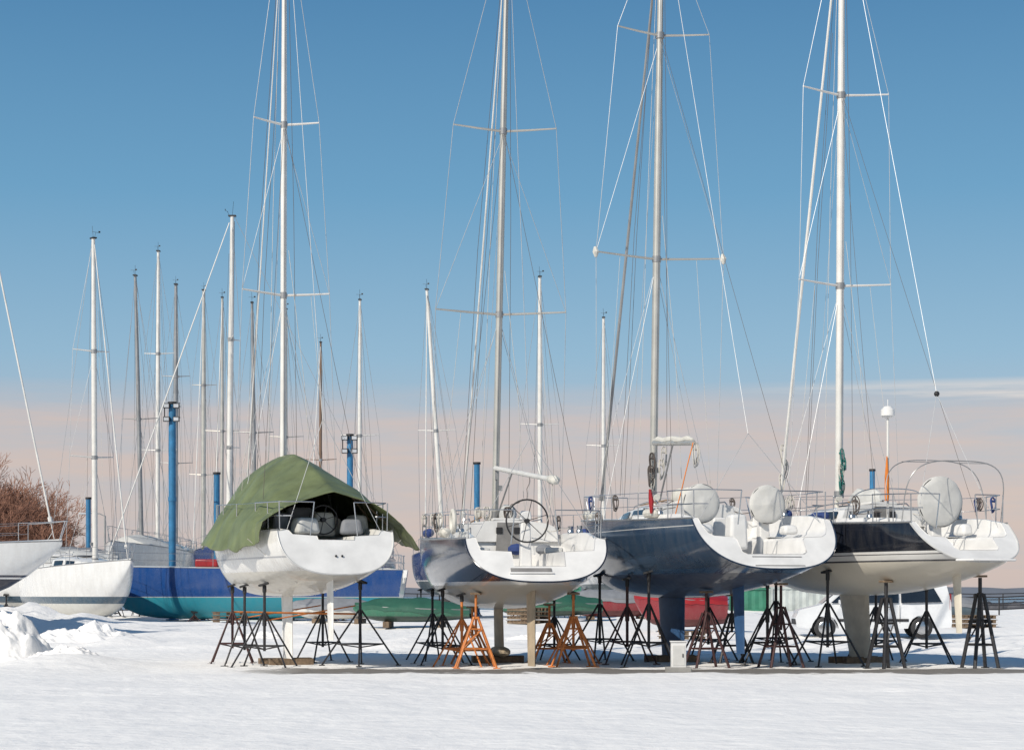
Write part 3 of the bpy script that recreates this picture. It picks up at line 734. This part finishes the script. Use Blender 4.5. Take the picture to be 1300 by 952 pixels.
bgboat(-15.75,73.8,-142,15.0,hull=3,L=7.9,B=3.0,zs=1.95,zkm=.1,zk=.45,mr=.105,mm='mastw',my_l=5.0,spr=2,label="white sailing boat with dark waterline and tall white mast",props=False)
bgboat(-21.6,69.0,-86,None,hull=3,L=8.0,B=2.5,zs=1.75,zk=.6,zkm=.3,cover='whitecov',label="low white boat without mast under a pale canvas cover",props=False)
bgboat(-19.8,80.6,93,None,hull=3,L=8.6,B=2.6,zs=2.2,zk=.9,zkm=.5,cover='whitecov',label="white boat without mast under a pale canvas cover")
bgboat(-20.8,88,84,None,hull=2,L=9,B=2.6,zs=2.5,zk=.9,zkm=.5,cover='greycov',label="blue boat without mast under a grey canvas cover")
bb=hullmat('blue_teal_hull_paint',[(0,(.012,.24,.31)),(.92,(.4,.42,.42)),(.95,(.010,.060,.22))],grime=.10,coat=.15)
def sideboat():
    c=Boat(L=12.0,B=3.2,ts=.75,rake=-.15,zs0=2.0,zs1=2.15,zk0=.2,zkm=.08,yc=3.6,zsole=1.5,zseat=1.7,sw=.5,cw=.9,ch=.1,a=rad(88),tx=-4.5,ty=77.6,tz=.5,cabh=.45,cabend=.6,stem=9)
    E=empty('sailing_boat',(c.tx,c.ty,c.tz),c.a); tag(E,"long blue and teal sailing boat lying low on snow","sailing boat",GB)
    make_hull(c,E,bb,n=24); make_deck(c,E,M['gel']); make_transom(c,E,M['gel']); make_cabin(c,E,M['gel']); rails(c,E,n=5,r=.016)
    rig(c,E,6.8,16.1,[(6.9,.9),(11.2,.8)],.115,mm=M['mastw'],zb=2.2,chx=1.3,furl=.03,split=Vector((0,.8,4.5)),thin=.0085)
    fin('keel',c,E,M['antig'],5.2,5.2,2.2,2.,.2,-.05,.3)
    for lx in (-.9,.9):
        for ly in (2.5,8.): put_stand(c,lx,ly,M['mar'],base=.3,lab="maroon steel stand propping a blue and teal hull")
    q=MB(); q.box((0,7.6,2.3),(1.0,.9,.3)); q.obj('engine_box',M['red'],E,bevel=.05)
sideboat()
bgboat(-16.3,86,172,15.6,hull=0,mr=.095,mm='alud',lean=.35,spr=1,my_l=5,L=9,zs=2.85,cover='whitecov',label="white sailing boat with pale cover and grey mast")
bgboat(-11.3,86,185,14.4,hull=1,mr=.085,mm='alud',lean=.15,my_l=5,L=9,zs=2.9)
bgboat(-6.75,86.5,178,14.6,hull=1,mr=.085,mm='mastw',my_l=5,L=9,cover='bluecov',label="white sailing boat with blue canvas cover laid up on snow")
bgboat(-17.6,97,176,18.6,hull=0,mr=.105,mm='mastw',spr=2,L=9.5,zs=3.1)
bgboat(-14.4,97,183,16.3,hull=2,mr=.085,mm='alu',L=9.5,zs=3.0,label="blue sailing boat with bare mast laid up on snow")
bgboat(-11.3,97.5,178,15.8,hull=0,mr=.085,mm='alu',L=9.5,zs=3.0)
bgboat(-18.6,108,182,18.7,hull=1,mr=.13,mm='alud',spr=2,L=9.5,zs=3.2)
bgboat(-10.6,108,176,15.5,hull=0,mr=.085,mm='brown',L=9.5,label="white sailing boat with slim brown mast laid up on snow")
bgboat(-18.8,119,180,20.1,hull=0,mr=.14,mm='alu',spr=2,L=9.5)
bgboat(-3.0,86,170,15.0,hull=2,mr=.095,mm='mastw',lean=.8,L=9,my_l=5,label="blue sailing boat with leaning mast laid up on snow")
bgboat(1.25,87,184,15.7,hull=0,mr=.105,mm='mastw',L=9,my_l=5)
bgboat(4.55,97,178,15.3,hull=1,mr=.1,mm='mastw',L=9)

# ---- small covered hulls behind
def dinghy(x,y,L,B,h,a,hm,cm,label):
    g=gz(x,y); c=Boat(L=L,B=B,ts=.7,rake=0,zs0=h,zs1=h*1.25,zk0=.28,zkm=.15,yc=1,a=rad(a),tx=x,ty=y,tz=g,stem=5)
    E=empty('small_boat',(x,y,g),c.a); tag(E,label,"small boat")
    make_hull(c,E,hm,n=18)
    k=MB(); secs=[]
    for t in range(19):
        s=t/18*.985; w=c.hb(s)+.02
        secs.append([Vector((u*w,c.ry(s*L,c.zs(s)),c.zs(s)+.02-(.12 if abs(u)==1 else 0)+(1-abs(u)**1.5)*.36*math.sin(math.pi*(.15+.75*s))+.09*noise.noise(Vector((u*2,s*9,x))))) for u in (-1,-.99,-.75,-.5,-.25,0,.25,.5,.75,.99,1)])
    k.loft(secs,caps=True); k.obj('canvas_cover',cm,E,sharp=50)
    for yy in (.25*L,.7*L):
        q=MB(); q.box((0,yy,.07),(1.3,.2,.2)); q.obj('cradle_beam',M['wood'],E)
redh=hullmat('red_hull_paint',[(0,(.1,.008,.012)),(.4,(.22,.012,.02))],grime=.1)
grh=hullmat('green_hull_paint',[(0,(.02,.05,.04)),(.35,(.02,.14,.08))],grime=.1)
dinghy(6.9,62.5,3.0,1.5,.95,84,redh,M['red'],"small crimson boat under a red cover on snow")
dinghy(-1.4,66,4.0,1.5,.55,86,grh,M['greencov'],"small green boat under a green cover on snow")
dinghy(3.4,74,4.2,1.6,.6,93,grh,M['greencov'],"green painted open boat under a green cover")
dinghy(-4.6,70,3.4,1.4,.5,84,wm[3],M['greycov'],"small white boat under a grey cover on snow")
dinghy(6.4,80,4.6,1.7,.8,95,redh,M['greycov'],"crimson boat under a grey cover on snow")
dinghy(17.2,72,4.4,1.6,.7,80,wm[2],M['greycov'],"small blue boat under a grey cover on snow")

# ---- pillars with floodlights
def column(x,y,ztop,r,lamps=True,label="tall blue steel light column with floodlights"):
    g=gz(x,y); q=MB(); h=ztop-g
    q.tube([(0,0,0),(0,0,h)],r,14); q.tube([(0,0,0),(0,0,.06)],r*1.8,12); q.tube([(0,0,h*.55),(0,0,h*.57)],r*1.15,12)
    o=q.obj('light_column',M['blu'],None,(x,y,g)); tag(o,label,"light column","blue columns along the yard")
    k=MB(); k.tube([(0,0,h-.02),(0,0,h+.08)],r*1.25,12); k.obj('cap',M['dark'],o)
    if lamps:
        k=MB()
        for z in (.1,.55): k.tube([(-.3,-.1,h-z),(.3,-.1,h-z)],.025,6); k.tube([(-.3,.15,h-z),(.3,.15,h-z)],.025,6)
        for x_ in (-.3,.3): k.tube([(x_,-.1,h-.7),(x_,-.1,h+.05)],.025,6); k.tube([(x_,-.1,h-.1),(x_,.15,h-.1)],.02,5)
        k.obj('lamp_frame',M['blk'],o)
        for x_,z_ in ((-.2,.2),(.2,.2),(-.2,-.35),(.2,-.35)):
            k=MB(); k.box((x_,-.2,h-.3+z_),(.26,.14,.2)); k.box((x_,-.275,h-.3+z_),(.2,.01,.14),mi=1); k.obj('floodlight',[M['blk'],M['lamp']],o)
column(-14.0,80.5,9.4,.15)
column(-6.8,82,8.2,.13)
column(-13.6,90,7.1,.14,False,"blue steel column with dark cap")
column(-1.65,92,7.7,.14,False,"blue steel column with dark cap")
column(-20.6,95,6.2,.12,False,"blue steel column with dark cap")
column(16.6,90,7.25,.12,False,"blue steel column with dark cap")
def street_lamp(x,y,h):
    g=gz(x,y); q=MB(); q.tube([(0,0,0),(0,0,h)],[.08,.05],8); q.tube([(0,0,h-.02),(-.3,0,h+.12),(-1.,0,h+.15)],.035,6)
    o=q.obj('street_lamp',M['alud'],None,(x,y,g)); tag(o,"grey street lamp with short arm beside the yard","street lamp")
    k=MB(); k.box((-1.2,0,h+.13),(.5,.18,.1)); k.obj('lamp_head',M['lamp'],o,bevel=.03)
street_lamp(-22.5,108,5.4)

# ---- electrical box
q=MB(); q.box((0,0,.34),(.3,.24,.5)); q.box((0,0,.605),(.34,.28,.03))
o=q.obj('power_box',M['gel'],None,(3.32,39.0,gz(3.32,39.0)),bevel=.012); tag(o,"small white electrical supply box on concrete base","power box")
k=MB(); k.box((0,0,.04),(.5,.4,.12)); k.obj('concrete_base',M['conc'],o,bevel=.015)
k=MB(); k.box((0,-.124,.33),(.24,.012,.4)); k.obj('door',M['deckm'],o)
k=MB(); k.box((.08,-.135,.33),(.02,.015,.07)); k.obj('latch',M['dark'],o)

# ---- van
def van(x,y,a):
    g=gz(x,y)-.02; E=empty('parked_car',(x,y,g),a); tag(E,"white people carrier parked on snow behind the boats","car")
    paint=mat('white_car_paint',(.72,.73,.74),.25,coat=.6,var=.08)
    prof=[(-2.3,.35),(-2.34,.62),(-2.22,.86),(-1.55,1.02),(-.75,1.68),(-.45,1.78),(1.9,1.8),(2.2,1.62),(2.32,1.1),(2.35,.45),(2.3,.33)]
    low=[]
    for cx in (1.45,-1.45):
        low.append((cx+.42,.3))
        for k in range(1,8):
            t=math.pi*k/8; low.append((cx+.40*math.cos(t),.3+.40*math.sin(t)))
        low.append((cx-.42,.3))
    poly=prof+low
    def wd(z): return .90 if z<1.0 else .90-.19*(z-1.0)/.8
    mb=MB(); n=len(poly)
    A=[Vector((px,-wd(pz),pz)) for px,pz in poly]; Bq=[Vector((px,wd(pz),pz)) for px,pz in poly]
    mb.add(A+Bq,[tuple(range(n)),tuple(range(2*n-1,n-1,-1))]+[(i,n+i,n+(i+1)%n,(i+1)%n) for i in range(n)])
    body=mb.obj('body',paint,E,sharp=30)
    for sd in (-1,1):
        for pts in ([(-1.28,1.07),(-.72,1.56),(-.3,1.62),(-.3,1.07)],[(-.22,1.07),(-.22,1.63),(.75,1.65),(.75,1.07)],[(.83,1.07),(.83,1.65),(1.75,1.64),(2.05,1.1)]):
            q=MB(); q.slab([Vector((px,sd*(wd(pz)+.004),pz)) for px,pz in pts],(0,sd*.008,0)); q.obj('window',M['glass'],body)
        q=MB()
        for xx in (-.26,.79): q.slab([Vector((xx-.006,sd*.902,.45)),Vector((xx+.006,sd*.902,.45)),Vector((xx+.006,sd*.902,1.0)),Vector((xx-.006,sd*.902,1.0))],(0,sd*.003,0))
        q.box((.5,sd*.91,.95),(.16,.02,.03)); q.box((-.5,sd*.91,.95),(.16,.02,.03)); q.box((0,sd*.905,.55),(2.1,.02,.08)); q.obj('door_trim',M['dark'],body)
        q=MB(); q.box((-1.0,sd*1.0,1.1),(.12,.2,.14)); q.obj('wing_mirror',paint,body,bevel=.03)
        q=MB(); q.box((-2.2,sd*.68,.76),(.16,.36,.15)); q.obj('headlight',M['lamp'],body,bevel=.03)
        q=MB(); q.box((2.31,sd*.78,1.1),(.05,.14,.5)); q.obj('tail_light',M['red'],body,bevel=.01)
        for cx in (-1.45,1.45):
            q=MB(); q.tube([(cx,sd*.68,.32),(cx,sd*.7,.32),(cx,sd*.87,.32),(cx,sd*.885,.32)],[.28,.32,.32,.28],24); w=q.obj('wheel',M['dark'],E)
            q=MB(); q.tube([(cx,sd*.885,.32),(cx,sd*.9,.32)],[.2,.17],20); q.obj('rim',M['steel'],w)
    q=MB(); q.slab([(-1.50,-.78,1.07),(-1.50,.78,1.07),(-.80,.70,1.66),(-.80,-.70,1.66)],(-.012,0,.010)); q.obj('windscreen',M['glass'],body)
    q=MB(); q.box((-2.33,0,.5),(.05,1.3,.16)); q.obj('bumper_grille',M['dark'],body)
van(11.0,60,rad(-4))

# ---- containers
def container(x,y,a,m,label,L=6.,H=2.0):
    g=gz(x,y)-.02; q=MB(); N=int(L/.2); prof=[]
    for i in range(N+1):
        xx=-L/2+L*i/N; prof.append((xx,-1.2+(.04 if i%2 else 0)))
    pts=prof+[(-a_,-b_) for a_,b_ in prof]
    q.slab([Vector((p[0],p[1],.1)) for p in pts],(0,0,H-.15))
    o=q.obj('shipping_container',m,None,(x,y,g),rz=a,flat=True); tag(o,label,"container")
    k=MB()
    for z in (.08,H-.02): 
        for s in (-1,1): k.box((0,s*1.2,z),(L+.06,.1,.14))
    for sx in (-1,1):
        for s in (-1,1): k.box((sx*L/2,s*1.2,H/2),(.12,.12,H))
    k.obj('corner_frame',m,o)
    k=MB(); 
    for s in (-.6,.6):
        for d in (-.3,.3): k.tube([(L/2+.03,s+d,.2),(L/2+.03,s+d,H-.1)],.02,6)
    k.obj('locking_bar',M['steel'],o)
cg=mat('green_container_paint',(.04,.20,.13),.5,var=.3,scale=1.5); cw_=mat('pale_container_paint',(.5,.54,.52),.5,var=.3,scale=1.5)
container(17.2,118,rad(3),cw_,"pale ribbed shipping container on the quay",L=3.5,H=1.5)
container(14.6,119,rad(-2),cg,"small green ribbed container on the quay",L=2.4,H=1.4)
container(1.8,118,rad(1),cg,"green ribbed shipping container on the quay",L=4.5,H=1.5)

def fence(x0,y0,x1,y1,n,h=1.0):
    q=MB(); P0=Vector((x0,y0,0)); P1=Vector((x1,y1,0))
    for i in range(n+1):
        p=P0.lerp(P1,i/n); z=gz(p.x,p.y); q.tube([(p.x-x0,p.y-y0,z-.1),(p.x-x0,p.y-y0,z+h)],.04,6)
    for hh in (h,h*.66,h*.33):
        q.tube([(P0.lerp(P1,i/n)-P0)+Vector((0,0,gz(*P0.lerp(P1,i/n).xy)+hh)) for i in range(n+1)],.035,5)
    o=q.obj('steel_railing',M['blk'],None,(x0,y0,0)); tag(o,"dark steel railing along the snowy quay edge","railing")
fence(17,98,46,95,20,.9); fence(-8,126,60,126,36,1.1)
q=MB(); secs=[]
for i in range(181):
    x=6+.6*i; t=min(1,i/14); prof=[]
    for j,(yy,zz) in enumerate(((0,-1.9),(1.5,-.9),(2.8,.1),(3.6,.75),(5.2,.8),(6.4,.0),(8,-1.9))):
        v=Vector((x*.7,yy*.9,j)); prof.append(Vector((x+.4*noise.noise(v*1.3),172+yy+.5*noise.noise(v),-1.9+(zz+1.9)*t+(.45*noise.noise(v*1.7) if 0<j<6 else 0))))
    secs.append(prof)
q.loft(secs); o=q.obj('breakwater',M['rock'],None,flat=True); struct(o,"low dark rubble breakwater across the harbour basin","breakwater")
def pallet(x,y,a,n=3):
    g=gz(x,y); q=MB()
    for k in range(n):
        for i in range(6): q.box((0,-.5+.2*i,.13+k*.15),(1.2,.12,.02))
        for i in range(3): q.box((-.5+.5*i,0,.07+k*.15),(.1,1.1,.1))
    o=q.obj('wooden_pallet',M['wood'],None,(x,y,g-.02),rz=a); tag(o,"stack of weathered wooden pallets in snow","pallet")
pallet(-10.4,72,.3,3); pallet(5.0,57.5,.2,2); pallet(15.6,66,.2,3); pallet(.6,70,.7,4)

# ---- snow
def snowmat(name,dirt):
    m,nt,b=nt_new(name)
    g=nt.nodes.new("ShaderNodeNewGeometry"); pos=g.outputs['Position']
    n1=noise_n(nt,pos,.5,5); n2=noise_n(nt,pos,3.2,5,.55); n3=noise_n(nt,pos,28,3)
    col=mixc(nt,mapr(nt,n1,.3,.7),(.88,.86,.84),(.93,.91,.88))
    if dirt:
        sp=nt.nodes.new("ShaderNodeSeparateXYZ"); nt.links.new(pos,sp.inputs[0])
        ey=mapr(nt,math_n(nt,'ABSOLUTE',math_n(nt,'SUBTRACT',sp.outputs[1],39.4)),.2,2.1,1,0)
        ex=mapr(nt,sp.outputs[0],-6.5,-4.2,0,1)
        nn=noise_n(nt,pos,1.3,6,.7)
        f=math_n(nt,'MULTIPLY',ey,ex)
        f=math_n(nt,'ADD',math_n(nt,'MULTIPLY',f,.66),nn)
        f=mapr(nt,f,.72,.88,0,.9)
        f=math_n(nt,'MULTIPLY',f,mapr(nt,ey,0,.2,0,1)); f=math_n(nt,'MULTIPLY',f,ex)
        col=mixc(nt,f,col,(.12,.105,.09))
        f2=math_n(nt,'MULTIPLY',mapr(nt,noise_n(nt,pos,7,5,.7),.64,.74),.25)
        col=mixc(nt,f2,col,(.70,.67,.63))
    nt.links.new(col,b.inputs['Base Color']); b.inputs['Roughness'].default_value=.75
    b.inputs['Specular IOR Level'].default_value=.25
    h=math_n(nt,'ADD',math_n(nt,'MULTIPLY',n2,.9),math_n(nt,'MULTIPLY',n3,.10))
    h=math_n(nt,'ADD',h,math_n(nt,'MULTIPLY',noise_n(nt,pos,.9,3),2.0))
    bump_n(nt,b,h,.42,.10)
    return m
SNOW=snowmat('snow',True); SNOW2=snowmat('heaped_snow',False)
def snow_heap(x,y,rx,ry,h,seed,label):
    q=MB(); secs=[]; N=110; K=56
    for i in range(K+1):
        t=i/K; sec=[]
        for j in range(N):
            a=2*math.pi*j/N; r=t
            px=rx*r*math.cos(a); py=ry*r*math.sin(a)
            zz=h*(1-r**1.5)**.9 if r<1 else 0
            v=Vector((px*1.3+seed,py*1.3,seed))
            cell=noise.voronoi(v*2.1)[0]; blk=(.55-cell[0])*.5*h*(1-r*.6)
            nz=noise.fractal(v,1.0,2.1,4)*.28*h*(1-r*.7)
            lump=max(0,noise.noise(v*2.7+Vector((5,5,5))))*.4*h*(1-r*.6)+.05*noise.noise(v*9)
            sec.append(Vector((px*(1+.15*noise.noise(v)),py*(1+.15*noise.noise(v)),zz+nz+lump+blk*.6-.15*t)))
        secs.append(sec)
    q.loft(secs,closed=True); o=q.obj('snow_heap',SNOW2,None,(x,y,gz(x,y)-.06),sharp=180)
    tag(o,label,"snow heap"); return o
snow_heap(-11.2,43.0,1.45,1.2,1.1,3.1,"rough heap of cleared snow beside the yard")
snow_heap(-9.7,42.4,1.0,.8,.22,9.1,"low lump of cleared snow")
snow_heap(-12.6,58,2.4,1.6,.5,15.,"long rough bank of ploughed snow")
snow_heap(-7.6,60,1.8,1.2,.25,22.,"low rough bank of ploughed snow")
snow_heap(1.0,58.5,1.6,1.1,.3,31.,"low rough bank of ploughed snow")

xs=sorted(set([-1500,-600,-300,-160]+[-120+4*i for i in range(0,24)]+[-28+.28*i for i in range(0,201)]+[30+4*i for i in range(0,24)]+[160,300,600,1500]))
ys=[-300,-120,-40,-5]+[i for i in range(0,30)]+[30+.25*i for i in range(0,120)]+[60+.8*i for i in range(0,88)]+[130.2]
q=MB(); nx=len(xs); vs=[]
for y in ys:
    for x in xs: vs.append((x,y,gz(x,y)))
for x in xs: vs.append((x,130.25,-3))
fs=[(i*nx+j,i*nx+j+1,(i+1)*nx+j+1,(i+1)*nx+j) for i in range(len(ys)) for j in range(nx-1)]
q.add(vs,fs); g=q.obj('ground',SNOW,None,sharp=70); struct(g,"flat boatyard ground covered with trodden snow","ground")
q=MB(); q.box((0,130.6,-1.2),(3000,.7,3.5)); g=q.obj('quay_wall',M['conc'],None); struct(g,"concrete quay edge along the water","quay")
m,nt,b=nt_new('sea_water'); tc=nt.nodes.new("ShaderNodeTexCoord"); b.inputs['Roughness'].default_value=.25
bump_n(nt,b,noise_n(nt,tc.outputs['Object'],.6,5),.6,.3)
nt.links.new(mixc(nt,mapr(nt,noise_n(nt,tc.outputs['Object'],.02,4),.3,.7),(.05,.10,.15),(.10,.16,.21)),b.inputs['Base Color'])
q=MB(); q.add([(-9000,130.9,-1.6),(9000,130.9,-1.6),(9000,14000,-1.6),(-9000,14000,-1.6)],[(0,1,2,3)]); g=q.obj('sea',m,None); struct(g,"calm cold blue sea","sea")
q=MB(); top=[];bot=[]; bk=[]
for i in range(161):
    x=-2400+30*i; h=14+10*noise.noise(Vector((i*.09,2,0)))+5*noise.noise(Vector((i*.5,7,0)))
    bot.append((x,3200,-3)); top.append((x,3210,max(2,h))); bk.append((x,3500,max(2,h*.8)))
q.loft([bot,top,bk]); g=q.obj('hills',mat('far_shore',(.13,.15,.19),.9,var=.2,scale=.02),None); struct(g,"low hazy wooded far shore","shore")

# ---- bare trees
def bare_tree_mesh(h,seed):
    rr=random.Random(seed); q=MB(); tw=MB()
    def br(p,d,l,r,dep):
        k=3 if dep<4 else 2; pts=[p]; cur=Vector(p); dd=Vector(d)
        for i in range(k):
            dd=(dd+Vector((rr.uniform(-.16,.16),rr.uniform(-.16,.16),rr.uniform(0,.14)))).normalized(); cur=cur+dd*l/k; pts.append(cur.copy())
        (q if dep<2 else tw).tube(pts,[max(.012,r*(1-.4*i/k)) for i in range(k+1)],6 if dep<2 else 3)
        if dep>=6: return
        n=4 if dep<2 else 3
        for i in range(n):
            a=rr.uniform(0,6.28); sp=rr.uniform(.3,.85)
            u=dd.orthogonal().normalized(); u.rotate(Matrix.Rotation(a,3,dd)); nd=(dd*math.cos(sp)+u*math.sin(sp)).normalized()
            br(pts[rr.choice(range(1,k+1)) if i else k],nd,l*rr.uniform(.58,.82),r*.55,dep+1)
    for i in range(3):
        br(Vector((rr.uniform(-.4,.4),rr.uniform(-.4,.4),0)),Vector((rr.uniform(-.35,.35),rr.uniform(-.3,.3),1)).normalized(),h*.30,.11,0)
    E=empty('bare_tree',(0,0,0)); tag(E,"bare reddish brown winter tree with dense fine twigs","tree","leafless trees at the yard edge")
    return E,q.obj('trunk',M['bark'],E),tw.obj('crown',M['bark'],E)
tm=[bare_tree_mesh(9.0,41),bare_tree_mesh(9.0,52)]
spots=[(-36.5,126,1.2),(-34.2,128,1.2),(-32.6,125,1.1),(-34.8,122,1.05),(-39.5,127,1.15),(-33.2,121,1.0),(-31.2,122.5,.85),(-37.8,123,1.0),(-42,125,1.15),
 (-35,124.5,1.15),(-36.6,128.5,1.2),(-32.0,128.5,1.0),(-33.6,126.5,1.2),(-30.4,126,.8)]
for i,(x,y,s) in enumerate(spots):
    E0,t0,c0=tm[i%2]
    if i<2: E_=E0
    else:
        E_=E0.copy(); COL.objects.link(E_)
        for ch in (t0,c0):
            o=ch.copy(); COL.objects.link(o); o.parent=E_
    E_.location=(x,y,gz(x,y)-.05); E_.rotation_euler[2]=i*1.7; E_.scale=(s,s,s)

# ------------------------------------------------------------ world, sun, camera
w=bpy.data.worlds.new("World"); scene.world=w; w.use_nodes=True; nt=w.node_tree
bg=nt.nodes["Background"]
sky=nt.nodes.new("ShaderNodeTexSky"); sky.sky_type='NISHITA'; sky.sun_disc=False
az=math.atan2(-.64,-.77); el=rad(36)
sky.sun_elevation=el; sky.sun_rotation=az%(2*math.pi); sky.air_density=1.2; sky.dust_density=.6; sky.ozone_density=2
tc=nt.nodes.new("ShaderNodeTexCoord"); sp=nt.nodes.new("ShaderNodeSeparateXYZ"); nt.links.new(tc.outputs['Generated'],sp.inputs[0])
rp=nt.nodes.new("ShaderNodeValToRGB"); nt.links.new(sp.outputs[2],rp.inputs[0]); e=rp.color_ramp.elements
ST=[(0,(.50,.48,.52)),(.035,(.50,.49,.54)),(.075,(.43,.50,.59)),(.12,(.28,.47,.64)),(.20,(.14,.35,.56)),(.30,(.068,.225,.43)),(.6,(.05,.14,.29)),(1,(.05,.10,.21))]
e[0].position=0; e[0].color=(*ST[0][1],1); e[1].position=1; e[1].color=(*ST[-1][1],1)
for p_,c_ in ST[1:-1]: k=e.new(p_); k.color=(*c_,1)
mp=nt.nodes.new("ShaderNodeMapping"); mp.inputs['Scale'].default_value=(5,5,48); nt.links.new(tc.outputs['Generated'],mp.inputs[0])
n1=noise_n(nt,mp.outputs[0],1.4,8,.62)
band=math_n(nt,'MULTIPLY',mapr(nt,sp.outputs[2],.0,.02,.8,1),mapr(nt,sp.outputs[2],.088,.108,1,0))
cl=math_n(nt,'MULTIPLY',mapr(nt,n1,.30,.60,.25,1),band)
mp2=nt.nodes.new("ShaderNodeMapping"); mp2.inputs['Scale'].default_value=(5,5,110); mp2.inputs['Location'].default_value=(3,1,.4); nt.links.new(tc.outputs['Generated'],mp2.inputs[0])
n2=noise_n(nt,mp2.outputs[0],1.4,6,.6)
st=math_n(nt,'MULTIPLY',mapr(nt,n2,.38,.55),math_n(nt,'MULTIPLY',mapr(nt,sp.outputs[2],.094,.100),mapr(nt,sp.outputs[2],.102,.108,1,0)))
st=math_n(nt,'MULTIPLY',st,mapr(nt,sp.outputs[0],.11,.20,0,.9))
col=mixc(nt,math_n(nt,'MULTIPLY',cl,.9),rp.outputs[0],(.65,.515,.475)); col=mixc(nt,st,col,(.78,.71,.67))
up=nt.nodes.new("ShaderNodeVectorMath"); up.operation='SCALE'; nt.links.new(col,up.inputs[0]); up.inputs['Scale'].default_value=10
fin_=mixc(nt,.88,sky.outputs[0],up.outputs[0])
nt.links.new(fin_,bg.inputs[0]); bg.inputs[1].default_value=.1
sd=bpy.data.lights.new('sun','SUN'); sd.energy=4.3; sd.angle=rad(.5); sd.color=(1,.93,.82)
so=bpy.data.objects.new('sun',sd); COL.objects.link(so)
dv=Vector((math.sin(az)*math.cos(el),math.cos(az)*math.cos(el),math.sin(el)))
so.rotation_euler=(-dv).to_track_quat('-Z','Y').to_euler(); so.location=dv*60
cam=bpy.data.cameras.new('camera'); co=bpy.data.objects.new('camera',cam); COL.objects.link(co)
co.location=(0,0,1.532); co.rotation_euler=(rad(90),0,0)
cam.sensor_width=36; cam.lens=36*2480/1300; cam.shift_y=(755-476)/1300; cam.clip_end=20000; cam.clip_start=.5
scene.camera=co
scene.view_settings.view_transform='Standard'; scene.view_settings.look='None'; scene.view_settings.exposure=0
